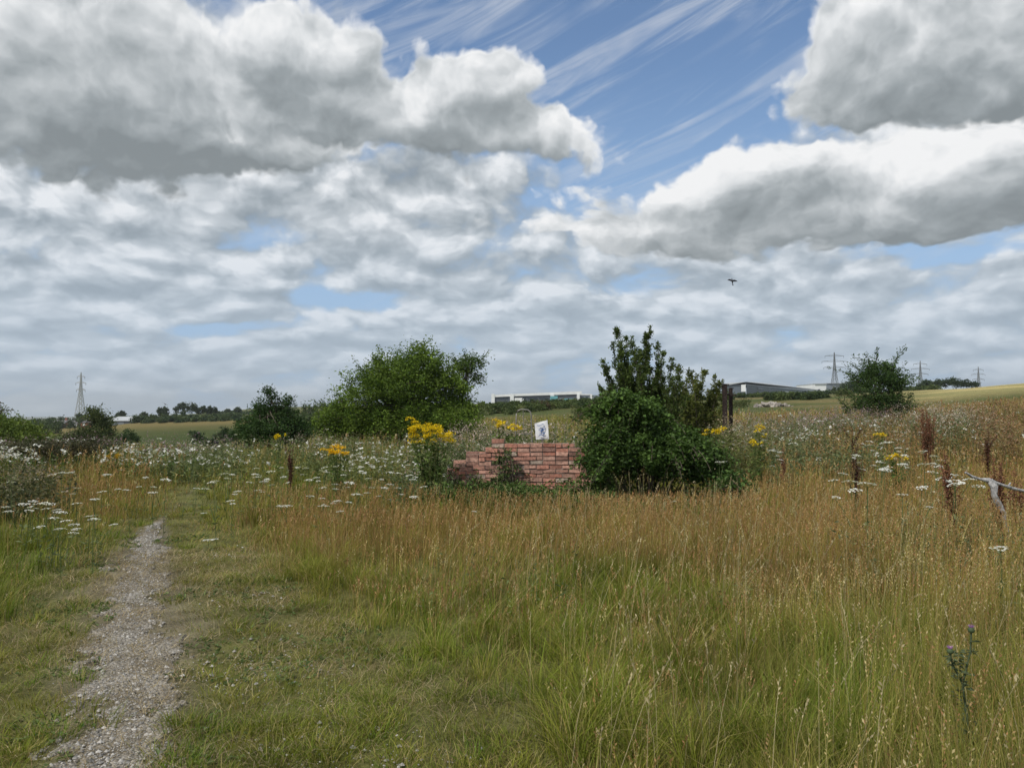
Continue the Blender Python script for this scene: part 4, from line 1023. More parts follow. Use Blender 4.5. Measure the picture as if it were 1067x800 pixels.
sets = {
 'white wild carrot head in the grass left of the path': [(40, 526), (62, 512), (100, 520), (35, 528), (48, 548), (52, 541), (60, 535), (55, 530), (82, 524), (57, 525), (45, 524), (35, 523), (22, 525), (28, 510), (16, 502), (92, 537), (106, 540), (98, 542), (65, 552), (25, 532), (80, 514), (140, 507), (118, 510), (133, 511), (160, 513), (105, 512), (84, 508), (72, 493), (64, 493), (48, 495), (30, 500), (170, 500), (115, 495), (150, 498), (128, 490)],
 'white wild carrot head in the grass between the path and the yellow ragwort': [(202, 509), (206, 535), (214, 563), (243, 522), (302, 527), (255, 503), (262, 495), (274, 500), (284, 492), (293, 488), (302, 503), (272, 511), (280, 505), (318, 517), (322, 488), (310, 487), (316, 495), (324, 500), (266, 488), (332, 498), (337, 487), (330, 520), (250, 512), (238, 494), (228, 502)],
 'white wild carrot head in the crowded patch between the two yellow ragwort plants': [(354, 522), (405, 492), (411, 515), (383, 514), (411, 505), (425, 518), (374, 473), (401, 478), (418, 481), (337, 528), (367, 524), (369, 515), (392, 508), (345, 492), (357, 495), (362, 503), (375, 493), (388, 485), (396, 480), (410, 476), (366, 488), (352, 486), (372, 487), (384, 499), (398, 500), (414, 494), (402, 509), (418, 509), (350, 505), (431, 497), (436, 489), (379, 480), (390, 470), (346, 478), (424, 485), (341, 508)],
 'white wild carrot head in the grass right of the ivy mound': [(757, 442), (767, 441), (764, 449), (757, 451), (777, 457), (772, 463), (781, 462), (765, 468), (749, 461), (805, 470), (788, 447), (794, 459), (804, 479), (803, 470), (742, 470), (748, 482), (820, 462), (836, 452), (812, 455), (826, 441)],
 'white wild carrot head in the brown grass left of the silver branch': [(902, 505), (952, 508), (941, 517), (914, 482), (912, 486), (933, 484), (968, 485), (981, 484), (904, 460), (905, 464), (933, 450), (925, 462), (889, 475), (981, 476), (989, 496), (993, 502), (892, 511), (894, 502), (938, 475), (942, 471), (916, 490), (943, 488), (887, 494), (985, 480), (930, 461), (922, 489), (955, 470), (975, 498), (984, 505), (895, 489)],
}
placed = []
for lab, pts in sets.items():
    placed += [(a, b) for a, b in pts]
LM = [(12, 'bare twigs above the hedge'), (30, 'yellow green hedge'), (50, 'leftmost brick house'), (84, 'left pylon'), (112, 'pale topped tree'), (134, 'round bush'), (160, 'slim pair of skyline trees'), (193, 'big round skyline trees'), (219, 'poplar row'), (243, 'golden crest'), (268, 'left spire of the dark sapling'), (287, 'tallest spire of the dark sapling'),
  (307, 'dark dock spike'), (330, 'gap left of the orange ragwort'), (353, 'orange ragwort'), (375, 'left flank of the big tree'), (398, 'middle of the big tree'), (418, 'crown top of the big tree'), (440, 'tall bushy ragwort'), (755, 'rusty posts'), (775, 'narrow gap right of the rusty posts'), (791, 'green stemmed ragwort'), (812, 'rubble heap'), (835, 'long dark warehouse'),
  (870, 'tallest pylon'), (889, 'dark dock stem'), (905, 'left half of the young tree'), (922, 'middle of the young tree'), (940, 'right edge of the young tree'), (959, 'middle pylon'), (980, 'clump of rusty dock'), (1000, 'tip of the silver branch')]
ORD = ['nearest', 'second nearest', 'third nearest', 'fourth nearest', 'fifth nearest', 'sixth nearest', 'seventh nearest', 'eighth nearest', 'ninth nearest', 'tenth nearest', 'eleventh nearest', 'twelfth nearest', 'thirteenth nearest', 'fourteenth nearest', 'fifteenth nearest', 'sixteenth nearest', 'seventeenth nearest']
cols = {}
for a, b in placed: cols.setdefault(min(LM, key=lambda l: abs(l[0] - a))[1], []).append((b, a))
for nm, l_ in cols.items():
    l_.sort(reverse=True)
    for i, (b, a) in enumerate(l_):
        put_carrot(a, b, .13 if (195 < a < 250 and b > 530) else rng.uniform(.40, .56) if b > 504 and a < 740 else rng.uniform(.55, .78) + (.14 if a > 740 else 0), ('white umbel below the %s, %s of its column' % (nm, ORD[i])) if len(l_) > 1 else 'only white umbel directly below the %s' % nm)
# far umbels read as a white sprinkle: one mass
ub = Bag()
def sprinkle(n, cx, sx, d0, d1, h0, h1, r=.05):
    x, y = px_patch(n, cx, sx, d0, d1); n = len(x); h = rng.uniform(h0, h1, n) * (.8 + .4 * fbm(x, y, 161, 2)); z = ground_z(x, y)
    V, F, C = blades(x, y, z, h, np.full(n, .007), np.zeros(n), np.tile(OLIVE, (n, 1)), np.tile(OLIVE, (n, 1)), 2); ub.add(V, F, C)
    k = 7; rr_ = r * rng.uniform(.5, 1.25, n)
    a = rng.uniform(0, 6.28, (n, k)); q_ = np.sqrt(rng.random((n, k))) * rr_[:, None]
    P = np.stack([x[:, None] + q_ * np.cos(a), y[:, None] + q_ * np.sin(a), (z + h)[:, None] + rng.normal(0, .01, (n, k))], -1).reshape(-1, 3)
    V, F = leaf_quads(P, r * .95, 2.5, .9, None, .1); ub.add(V, [F], np.repeat(rng.uniform(.5, .78, len(P))[:, None] * np.array([1, .99, .95]), 4, 0))
sprinkle(430, 60, 75, 16.5, 25, .45, .8, .062); sprinkle(170, 170, 50, 16, 26, .45, .75); sprinkle(300, 20, 30, 17, 23, .45, .75, .055)
sprinkle(150, 310, 65, 15, 26, .5, .85, .062); sprinkle(160, 400, 40, 14, 22, .5, .85)
sprinkle(130, 790, 50, 15, 27, .5, .9, .06); sprinkle(150, 860, 55, 19, 31, .6, 1.0, .055); sprinkle(120, 960, 50, 14, 26, .5, .9)
sprinkle(90, 600, 50, 14.3, 20, .8, 1.2, .04)
o = ub.build('distant_flowers', M_FLOWER, None, 'stuff'); tag(o, 'sprinkling of tiny far white flower heads along the meadow edge', 'flowers')

# ------------------------------------------------------------------ ragwort
def ragwort(px, row_top, row_base, d, wpx, label, yellow=(.75, .56, .02), dense=1.0):
    x = (px - 533.5) / FPX * d; z0 = gz(x, d); top = W(px, row_top, d).z - z0; low = W(px, row_base, d).z - z0; w_ = wpx / FPX * d * .5
    base = thing('ragwort', label, 'flower', (x, d, z0), 0, 'yellow ragwort plants')
    st_ = MB(); lv = Bag(); ns = max(3, int(9 * dense * w_ / .3))
    for i in range(ns):
        ex, ey = rng.uniform(-1, 1) * w_, rng.uniform(-.8, .8) * w_; ez = lerp(top, low, rng.random() * (.5 + .5 * (ex / w_) ** 2) * .95)
        st_.tube([(ex * .15, ey * .15, 0), (ex * .6, ey * .6, ez * .55), (ex, ey, ez - .05)], [.007, .006, .004], 5, (.13, .15, .05), False)
        P = np.array([[ex * t + rng.normal(0, .05), ey * t + rng.normal(0, .05), ez * t] for t in rng.uniform(.15, .92, 42)])
        V, F = leaf_quads(P, .075, .3, .4); lv.add(V, [F], leaf_cols(len(P), (.07, .12, .03), (.16, .22, .06)))
        fl = Bag()
        for _ in range(3):
            cx_, cy_ = ex + rng.normal(0, .03), ey + rng.normal(0, .03)
            cx_, cy_ = ex + rng.normal(0, .05), ey + rng.normal(0, .05); ez += rng.normal(0, .025)
            hr_ = min(.075, w_ * .4) * rng.uniform(.6, 1.2); k = int(12 + 380 * hr_); a = rng.uniform(0, 6.28, k); r = hr_ * np.sqrt(rng.random(k)); P = np.stack([cx_ + r * np.cos(a), cy_ + r * np.sin(a), ez + .02 - r * .25 + rng.normal(0, .012, k)], 1)
            V, F = leaf_quads(P, .024, 1.6, .95); fl.add(V, [F], np.repeat(np.array(yellow) * rng.uniform(.8, 1.15, k)[:, None], 4, 0))
        fl.build('flower_head', M_FLOWER, base)
    st_.build('stems', M_LEAF, base); lv.build('leaves', M_LEAF, base)
ragwort(450, 441, 474, 13.0, 44, 'tall bushy yellow ragwort in full flower beside the left end of the wall', dense=2.2)
ragwort(353, 466, 477, 14.5, 26, 'orange yellow flat topped ragwort among white flowers in front of the big tree', (.80, .50, .015))
ragwort(522, 439, 444, 13.7, 12, 'yellow ragwort leaning over the top of the wall left of the steel frame', dense=1.3)
ragwort(540, 444, 449, 13.7, 16, 'yellow ragwort spray nearest the steel frame on top of the wall', dense=1.2)
ragwort(290, 455, 460, 17.5, 8, 'small yellow ragwort at the foot of the dark spired sapling', dense=1.5)
ragwort(742, 446, 453, 14.5, 16, 'yellow ragwort peeping over the right shoulder of the ivy mound')
ragwort(791, 447, 455, 15.5, 11, 'narrow green stemmed yellow ragwort right of the rusty posts', dense=1.4)
ragwort(785, 461, 465, 14, 8, 'low sparse yellow ragwort in the grass right of the ivy mound')
ragwort(918, 451, 454, 17, 8, 'tiny yellow ragwort below the lone young tree')
ragwort(933, 476, 480, 13, 14, 'low yellow ragwort among white flowers in the brown grass at the right')
ragwort(117, 474, 482, 17, 12, 'orange yellow ragwort in the white flowers left of the path', (.55, .33, .02))
ragwort(1005, 492, 494, 20, 5, 'faint small yellow flower behind the tip of the silver branch') if False else None

# ------------------------------------------------------------------ dock: rust brown seed spikes
def dock(px, row_top, d, wpx, n, label, c0=(.17, .075, .045), c1=(.32, .16, .10), leanx=0.0, hbase=.25):
    x = (px - 533.5) / FPX * d; z0 = gz(x, d); H = W(px, row_top, d).z - z0; w_ = wpx / FPX * d * .5
    base = thing('dock', label, 'plant', (x, d, z0), 0, 'rust brown dock spikes')
    st_ = MB()
    for i in range(n):
        sd_ = Bag()
        ex = rng.uniform(-1, 1) * w_ * 1.2 + leanx * H; ey = rng.normal(0, w_ * .5); hh = H * (1 if i == 0 else rng.uniform(.6, 1.0)); b0 = np.array([rng.normal(0, w_ * .3), 0, 0]); e = np.array([ex, ey, hh])
        pts = [b0, b0 * .6 + e * .4 + np.array([0, 0, hh * .05]), e]; st_.tube(pts, [.007, .005, .002], 5, c0, False)
        def P_(t): return (1 - t)[:, None] ** 2 * b0 + 2 * ((1 - t) * t)[:, None] * (pts[1] * 1.1 - (b0 + e) * .05) + (t ** 2)[:, None] * e
        k = int(140 * hh); t = hbase + (1 - hbase) * rng.random(k); tw = np.round(t * 26) / 26
        P = P_(tw * .35 + t * .65) + rng.normal(0, 1, (k, 3)) * (.022 * (1.25 - t))[:, None]
        V, F = leaf_quads(P, .026, .2, .7); sd_.add(V, [F], leaf_cols(k, c0, c1))
        for j in range(5):
            t0 = rng.uniform(.35, .8); p0 = P_(np.array([t0]))[0]; dr = np.array([rng.normal(0, .5), rng.normal(0, .4), 1.4]); dr /= np.linalg.norm(dr); L = hh * .28 * rng.uniform(.6, 1.2)
            st_.tube([p0, p0 + dr * L], [.003, .0015], 3, c0, False); k = int(150 * L) + 8; P = p0 + dr * (L * rng.random(k))[:, None] + rng.normal(0, .013, (k, 3))
            V, F = leaf_quads(P, .024, .2, .7); sd_.add(V, [F], leaf_cols(k, c0, c1))
        sd_.build('seed_spike', M_LEAF, base)
    st_.build('stems', M_LEAF, base)
dock(303, 466, 13.5, 4, 2, 'dark brown dock spike standing between the path and the ragwort', (.07, .03, .02), (.15, .07, .045))
dock(967, 424, 17, 20, 9, 'broad rusty red clump of dock spikes right of the lone young tree')
dock(1029, 447, 15, 5, 3, 'narrow dark dock spike behind the silver branch', (.08, .035, .025), (.18, .08, .05))
dock(998, 468, 8.2, 5, 3, 'red brown dock leaning left at the tip of the silver branch', (.15, .065, .04), (.29, .14, .085), leanx=-.14)
dock(1037, 474, 8.9, 8, 4, 'rusty dock spikes rising behind the fork of the silver branch')
dock(1056, 486, 9.2, 9, 4, 'rusty dock spikes rising behind the right end of the silver branch')
dock(889, 443, 14.5, 3, 1, 'single dark dock stem below the widest white umbel', (.06, .03, .02), (.12, .06, .04))
dock(816, 466, 14, 4, 2, 'short reddish dock spike in the brown grass right of the ragwort')
dock(890, 478, 11.5, 4, 2, 'low dark dock stem in front of the single dark one', (.06, .03, .02), (.13, .06, .04))

# ------------------------------------------------------------------ purple thistle
d = 3.55; x0 = (1000 - 533.5) / FPX * d; z0 = gz(x0, d)
th = thing('thistle', 'spiny grey green thistle with two purple heads in the right foreground', 'flower', (x0, d, z0))
def tp(px, row, dd=0): p = W(px, row, d + dd); return Vector((p.x - x0, p.y - d, p.z - z0))
heads = [(1012, 656), (990, 678)]
st_ = MB(); lv = Bag(); root = Vector((.03, 0, 0)); node = tp(1003, 712)
st_.tube([root, node * .55 + root * .45, node], [.006, .005, .005], 6, (.10, .13, .07))
hd = MB(); fl = Bag()
for i, (a, b) in enumerate(heads):
    e = tp(a, b, .03 * (i - .5)); st_.tube([node, node.lerp(e, .6) + Vector((.012 * (1 - 2 * i), 0, 0)), e - Vector((0, 0, .012))], [.005, .004, .004], 6, (.10, .13, .07))
    hd = MB()
    prof = [(.004, -.014), (.012, -.009), (.015, 0), (.012, .008), (.008, .012)]
    V = []; 
    for (r_, z_) in prof:
        for k in range(10): q_ = k * .6283; V.append((e.x + r_ * math.cos(q_), e.y + r_ * math.sin(q_), e.z + z_))
    hd.add(V, [[a_ * 10 + k, a_ * 10 + (k + 1) % 10, (a_ + 1) * 10 + (k + 1) % 10, (a_ + 1) * 10 + k] for a_ in range(4) for k in range(10)], (.10, .14, .07)); HD_ = hd.build('flower_head', M_LEAF, th, True)
    k = 70; an = rng.uniform(0, 6.28, k); V, F, C = blades(e.x + .006 * np.cos(an), e.y + .006 * np.sin(an), np.full(k, e.z + .010), rng.uniform(.012, .02, k), np.full(k, .0016), rng.uniform(.2, .9, k), np.tile([.35, .15, .42], (k, 1)), np.tile([.50, .26, .60], (k, 1)), 2, None, an); fl = Bag(); fl.add(V, F, C); fl.build('purple_florets', M_FLOWER, HD_)
for t in np.linspace(.12, 1.9, 46):
    p = (root.lerp(node, t) if t < 1 else node.lerp(tp(*heads[int(rng.integers(0, 2))]), (t - 1) * .95)); dr = np.array([rng.normal(), rng.normal(), .5]); dr /= np.linalg.norm(dr); L = .085 * (1.25 - t * .45)
    for k in range(7):
        u_ = (k + 1) / 7; sd2 = np.cross(dr, [0, 0, 1.0]) * (1 if k % 2 else -1); base_ = np.array(p) + dr * L * u_
        V, F = leaf_quads(base_[None], .032 * (1.2 - u_), .6, .4, (dr * .6 + sd2 * .8)[None]); lv.add(V, [F], leaf_cols(1, (.07, .095, .05), (.15, .18, .10)))
st_.build('stem', M_LEAF, th, True); lv.build('leaves', M_LEAF, th); 

# ------------------------------------------------------------------ far shrubs and trees
def bush(name, label, cat, px, top, bot, halfw, d, c0, c1, seed, leaf=None, n=None, group=None, trunkvis=False, amp=.3, lobes=None):
    x = (px - 533.5) / FPX * d; z0 = gz(x, d); base_row = HOR - (z0 - EYE) / d * FPX
    bot = max(bot, base_row - 1)
    hh = (bot - top) / 2; s_ = d / FPX; leaf = leaf or max(.10, 1.5 * s_)
    if lobes is None:
        lobes = [(0, 0, .85, .8)] + [(rng.uniform(-.65, .65), rng.uniform(-.1, .45), rng.uniform(.35, .55), rng.uniform(.4, .6)) for _ in range(4)]
    specs = [(px + a * halfw, top + hh - b * hh * -1 * -1, 0, halfw * w_, hh * h_, halfw * w_ * s_ * .8) for (a, b, w_, h_) in lobes]
    n = n or int(min(150, 30 + halfw * hh * .35))
    return tree(name, label, cat, x, d, local(x, d, specs, z0 - .1), trunk_r=max(.05, .02 * hh * s_), c0=c0, c1=c1, nclump=n, per=26, crad=halfw * s_ * .13, leaf=leaf, seed=seed, group=group, amp=amp, simple=True, dz=-.1)
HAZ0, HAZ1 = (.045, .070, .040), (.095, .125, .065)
# yellow green hedge at the left edge
tree_px('hedge_shrub', 'yellow green hedge bush at the left edge of the meadow', 'shrub', 23, 10, [(0, 450, 0, 34, 16, 1.2), (28, 457, 0, 20, 9, .8), (-40, 445, 0, 40, 20, 1.4), (12, 462, -.4, 36, 12, 1.0)], trunk_r=.05, c0=(.075, .12, .022), c1=(.20, .25, .06), nclump=300, per=50, crad=.13, leaf=.075, seed=71, shoots=30, shoot_len=.25, amp=.25)
tree_px('bramble_bush', 'dull purplish brown bramble thicket below the yellow green hedge', 'shrub', 20, 45, [(20, 470, 0, 34, 9, .8), (62, 468, 0, 34, 8, .8), (98, 466, .5, 22, 7, .7)], trunk_r=.03, c0=(.05, .06, .03), c1=(.13, .11, .07), nclump=200, per=40, crad=.12, leaf=.06, seed=72, amp=.3)
tree_px('bare_shrub', 'twiggy bare topped shrub poking above the hedge at the left edge', 'shrub', 24, 2, [(3, 432, 0, 7, 8, .4), (-8, 425, 0, 9, 9, .5)], trunk_r=.035, c0=(.06, .07, .03), c1=(.14, .13, .05), nclump=26, per=9, crad=.12, leaf=.06, seed=73, shoots=7, shoot_len=.35, amp=.5)
tree_px('hedge_bush', 'dark weedy bush at the left edge in front of the flowers', 'shrub', 12.5, 2, [(0, 517, 0, 20, 17, .4), (10, 528, 0, 12, 9, .3)], trunk_r=.02, c0=(.06, .085, .02), c1=(.17, .19, .05), nclump=60, per=34, crad=.08, leaf=.05, seed=74, amp=.35)
tree_px('elder_tree', 'small pale topped tree over dark bushes between the hedge and the houses', 'tree', 44, 98, [(101, 436, 0, 9, 6, .7), (97, 431, 0, 6, 5, .5), (106, 442, 0, 8, 7, .6), (90, 453, -.5, 13, 6, .8), (107, 453, -.4, 11, 8, .8), (76, 458, -.5, 12, 4, .8)], trunk_r=.09, c0=(.035, .055, .025), c1=(.15, .18, .07), nclump=240, per=36, crad=.2, leaf=.10, seed=75, shoots=22, shoot_len=.45, amp=.4)
bush('round_bush', 'small round dark green bush alone in the valley field', 'shrub', 134, 446, 462, 11, 62, (.03, .06, .025), (.08, .125, .045), 76, amp=.1, n=90, lobes=[(0, 0, 1, 1)])
for i, (a, t, b, hw_, d_) in enumerate([(207, 446, 470, 9, 52), (230, 444, 470, 8, 56), (243, 447, 470, 7, 50), (219, 454, 472, 9, 48)]):
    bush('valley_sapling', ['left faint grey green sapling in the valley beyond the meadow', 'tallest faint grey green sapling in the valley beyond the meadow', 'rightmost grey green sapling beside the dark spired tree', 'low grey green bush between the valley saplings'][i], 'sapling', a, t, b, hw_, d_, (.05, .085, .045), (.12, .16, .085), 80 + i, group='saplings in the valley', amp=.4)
# tree line beyond the valley field
def line_of(name, labels, cat, items, c0, c1, group, seed0, amp=.25):
    for i, (a, t, b, hw_, d_) in enumerate(items):
        bush(name, labels if isinstance(labels, str) else labels[i], cat, a, t, b, hw_, d_, c0, c1, seed0 + i, group=group, amp=amp, n=46)
line_of('tall_tree', ['left one of the two big round trees on the far left skyline', 'right and wider of the two big round trees on the far left skyline', 'short dense tree right of the two big round skyline trees', 'thin poplar at the left end of the far poplar row', 'thin poplar in the middle of the far poplar row', 'thin poplar at the right end of the far poplar row', 'left slim tree of a pair left of the big round skyline trees', 'right slim tree of a pair left of the big round skyline trees'], 'tree',
    [(187, 418, 434, 7, 330), (199, 417, 434, 9, 330), (209, 423, 434, 5, 335), (214, 422, 434, 3.2, 335), (219, 423, 434, 3.2, 335), (224, 424, 434, 3, 335), (166, 423, 434, 3, 320), (173, 424, 434, 3, 320)], HAZ0, HAZ1, 'trees on the far left skyline', 90)
line_of('skyline_tree', ['low tree on the skyline left of the pylon', 'tree on the skyline at the foot of the left pylon', 'tree over the roof of the right brick house', 'rounded tree behind the white roofed shed', 'small pointed tree right of the shed', 'lone small tree on the golden crest left of the spired sapling', 'low shrub tree beginning the golden crest', 'tree behind the small brick houses'], 'tree',
    [(55, 434, 446, 5, 360), (84, 429, 446, 6, 400), (100, 432, 446, 8, 380), (125, 427, 440, 6, 380), (151, 428, 438, 3, 380), (248, 424, 430, 4, 420), (237, 426, 432, 3, 420), (66, 432, 446, 7, 380)], HAZ0, HAZ1, 'scattered trees on the left skyline', 110)
# hedgerow masses that read as one wood
def wood(name, label, spans, c0, c1, per=26):
    b = Bag()
    for (p0, p1, t0, t1, b0, b1, d_, step) in spans:
        n = int((p1 - p0) / step) + 1
        for i in range(n):
            u = (i + rng.uniform(-.4, .4)) / max(1, n - 1); px = lerp(p0, p1, u); d2 = d_ * rng.uniform(.93, 1.07); x = (px - 533.5) / FPX * d2; z0 = gz(x, d2); s_ = d2 / FPX
            top = W(px, lerp(t0, t1, u) + rng.normal(0, .8) , d2).z; hh = max(1.0, (top - z0)); w_ = step * s_ * rng.uniform(.7, 1.5)
            k = 14; uu = rng.normal(0, 1, (k, 3)); uu /= np.linalg.norm(uu, axis=1)[:, None]; uu[:, 2] = np.abs(uu[:, 2])
            cc_ = np.array([x, d2, z0]) + uu * np.array([w_, w_, hh]) * rng.uniform(.55, 1.0, (k, 1))
            tone = np.clip(rng.normal(.4, .25) + rng.normal(0, .12, k), 0, 1)
            P = (cc_[:, None] + rng.normal(0, 1, (k, per, 3)) * np.array([w_, w_, hh * .6]) * .22).reshape(-1, 3); P[:, 2] = np.maximum(P[:, 2], z0)
            V, F = leaf_quads(P, max(.12, 1.7 * s_), .6, .7); b.add(V, [F], leaf_cols(len(P), c0, c1, np.repeat(tone, per)))
    o = b.build(name, M_LEAF, None, 'stuff'); tag(o, label, 'woodland'); return o
wood('distant_wood', 'far hedgerows and scrub woodland closing the left side of the valley', [(30, 150, 437, 434, 0, 0, 330, 3), (-120, 60, 436, 438, 0, 0, 200, 5), (140, 250, 433, 431, 0, 0, 300, 3), (150, 290, 436, 433, 0, 0, 270, 3), (225, 285, 430, 427, 0, 0, 420, 3), (286, 350, 424, 417, 0, 0, 190, 4), (300, 352, 430, 428, 0, 0, 110, 5), (250, 345, 440, 440, 0, 0, 70, 6)], (.040, .070, .032), (.115, .15, .06))
wood('scrub_belt', 'belt of green scrub in front of the warehouses and on the right hill', [(495, 640, 424.5, 424, 0, 0, 130, 5), (500, 560, 428, 428, 0, 0, 80, 6), (560, 650, 426, 426, 0, 0, 95, 6), (690, 760, 415, 414, 0, 0, 130, 5), (765, 822, 413, 411, 0, 0, 190, 4), (822, 880, 410.5, 410, 0, 0, 260, 3.5), (870, 905, 405, 400, 0, 0, 260, 3), (935, 975, 404, 401, 0, 0, 200, 4), (800, 860, 417, 415, 0, 0, 110, 4)], (.040, .068, .028), (.13, .165, .055))
line_of('hill_tree', ['leftmost dark tree on the crest behind the lone young tree', 'dark tree second from the left on the right hill crest', 'widest dark tree in the middle of the right hill crest', 'tallest dark tree on the right hill crest', 'dark tree second from the right on the right hill crest', 'rightmost low dark tree on the right hill crest'], 'tree',
    [(962, 395, 408, 8, 230), (972, 394, 408, 8, 235), (983, 393, 408, 10, 240), (993, 392, 407, 9, 238), (1004, 393.5, 407, 9, 240), (1013, 397, 406, 7, 240)], (.035, .06, .035), (.08, .11, .055), 'dark trees on the right hill crest', 130)
bush('round_tree', 'rounded dark tree between the grey hall and the lone young tree', 'tree', 888, 396, 411, 12, 240, (.035, .06, .03), (.085, .12, .05), 140)
bush('reddish_bush', 'reddish brown bush in the scrub above the steel frame', 'shrub', 563, 418, 428, 13, 90, (.07, .05, .03), (.17, .12, .07), 141)
line_of('meadow_bush', ['grey green bush behind the wall right of the white notice', 'low green bush left of the lone young tree', 'dark scrub bush left of the grey stone heap'], 'shrub', [(606, 422, 440, 13, 48), (880, 405, 416, 9, 90), (765, 414, 430, 16, 60)], (.055, .08, .03), (.15, .17, .06), 'bushes dotted over the far meadow', 145)

# ------------------------------------------------------------------ warehouses
M_WPAN = plain_mat('white_cladding', (.78, .79, .80), .6, .3, vary=.05, scale=.3, bstr=.05)
M_DPAN = plain_mat('dark_cladding', (.075, .085, .105), .5, .4, vary=.15, scale=.4, bstr=.05)
M_GPAN = plain_mat('grey_cladding', (.20, .225, .26), .55, .4, vary=.1, scale=.3, bstr=.05)
M_LROOF = plain_mat('light_grey_roof', (.42, .44, .46), .5, .4, vary=.08, scale=.3, bstr=.05)
M_TEAL = plain_mat('turquoise_paint', (.16, .42, .47), .5, .4, vary=.1)
M_GLASSD = plain_mat('dark_glazing', (.03, .04, .05), .15, .5, vary=.1)
def XZ(px, row, d): p = W(px, row, d); return p.x, p.z
def slab(parent, name, mat, px0, px1, r0, r1, d, depth, off=0.0, origin=None):
    x0, z1 = XZ(px0, r0, d); x1, z0 = XZ(px1, r1, d); ox, oy, oz = origin
    mb = MB(); mb.box(((x0 + x1) / 2 - ox, d + depth / 2 - off - oy, (z0 + z1) / 2 - oz), (x1 - x0, depth, z1 - z0)); return mb.build(name, mat, parent)
d = 520; o3 = (XZ(558, 420, d)[0], d, gz(XZ(558, 420, d)[0], d))
wh = thing('warehouse', 'long low warehouse with white framed dark panels on the skyline behind the wall', 'building', o3)
zb = HOR - (o3[2] - EYE) / d * FPX + .6
slab(wh, 'wall', M_DPAN, 513, 606, 411.6, zb, d, 60, 0, o3)
# sloping white eaves band
def band(parent, name, mat, pts_top, pts_bot, d, depth, origin, off):
    ox, oy, oz = origin; V = []
    for dd in (d - off, d + depth):
        for (px, r) in list(pts_top) + list(reversed(pts_bot)): x_, z_ = XZ(px, r, d); V.append((x_ - ox, dd - oy, z_ - oz))
    n = len(pts_top) + len(pts_bot); F4 = [[i, (i + 1) % n, n + (i + 1) % n, n + i] for i in range(n)]
    k = len(pts_top); caps = [[i, i + 1, n - 2 - i, n - 1 - i] for i in range(k - 1)]
    mb = MB(); mb.add(V, F4 + caps + [[n + a for a in reversed(c_)] for c_ in caps]); return mb.build(name, mat, parent)
band(wh, 'fascia', M_WPAN, [(512, 411.6), (540, 410.2), (606, 407.6)], [(512, 413.8), (540, 412.6), (606, 410.6)], d, 61, o3, .8)
for (a, b) in [(512, 515.5), (531.5, 535.5), (573.5, 577.5), (601, 604)]: slab(wh, 'white_pier', M_WPAN, a, b, 410.4, zb, d, 2, 1.2, o3)
for (a, b) in [(518, 529), (538, 548), (550, 560), (562, 571)]: slab(wh, 'window_strip', M_GLASSD, a, b, 414.2, 415.6, d, 1, .25, o3)
slab(wh, 'loading_door', M_GPAN, 580, 588, 415, zb, d, 1, .3, o3); slab(wh, 'loading_door', M_GPAN, 590, 598, 415, zb, d, 1, .3, o3)
d = 545; o3 = (XZ(615, 420, d)[0], d, gz(XZ(615, 420, d)[0], d)); ob = thing('office_block', 'small dark block adjoining the right end of the white framed warehouse', 'building', o3)
zb = HOR - (o3[2] - EYE) / d * FPX + .6
slab(ob, 'wall', M_GPAN, 604, 632, 411.6, zb, d, 30, 0, o3); slab(ob, 'roof_edge', M_WPAN, 603.6, 617, 410.4, 411.6, d, 30.5, .4, o3)
for (a, b) in [(605, 608), (610, 613), (619, 623), (625, 629)]: slab(ob, 'window', M_GLASSD, a, b, 413.2, 416.6, d, 1, .25, o3)
slab(ob, 'white_pier', M_WPAN, 615, 617, 411.6, zb, d, 1, .5, o3)
# lorries and containers parked before it
for i, (a, b, t, mt, lab, nm, cat) in enumerate([(573.5, 581, 412.6, M_TEAL, 'turquoise shipping container standing nearest the warehouse middle', 'shipping_container', 'container'), (588, 598, 415.2, M_TEAL, 'low turquoise shipping container below the right warehouse panel', 'shipping_container', 'container')]):
    dd = 470; o3 = (XZ((a + b) / 2, 420, dd)[0], dd, gz(XZ((a + b) / 2, 420, dd)[0], dd)); c_ = thing(nm, lab, cat, o3, 0, 'turquoise containers by the warehouse'); zb = HOR - (o3[2] - EYE) / dd * FPX
    mb = MB(); x0, z1 = XZ(a, t, dd); x1, z0 = XZ(b, zb, dd); w_ = x1 - x0; h_ = z1 - z0
    mb.box((0, 0, h_ / 2 + .1), (w_, 2.4, h_ - .2))
    for k in range(12): mb.box((-w_ / 2 + w_ * (k + .5) / 12, -1.24, h_ / 2 + .1), (w_ / 26, .08, h_ - .4))
    mb.build('body', mt, c_); mb = MB()
    for sx_ in (-1, 1):
        for sy_ in (-1, 1): mb.box((sx_ * w_ * .48, sy_ * 1.18, .05), (.3, .2, .3))
    mb.build('corner_casting', M_DPAN, c_)
M_TYRE = plain_mat('tyre_rubber', (.03, .03, .03), .8)
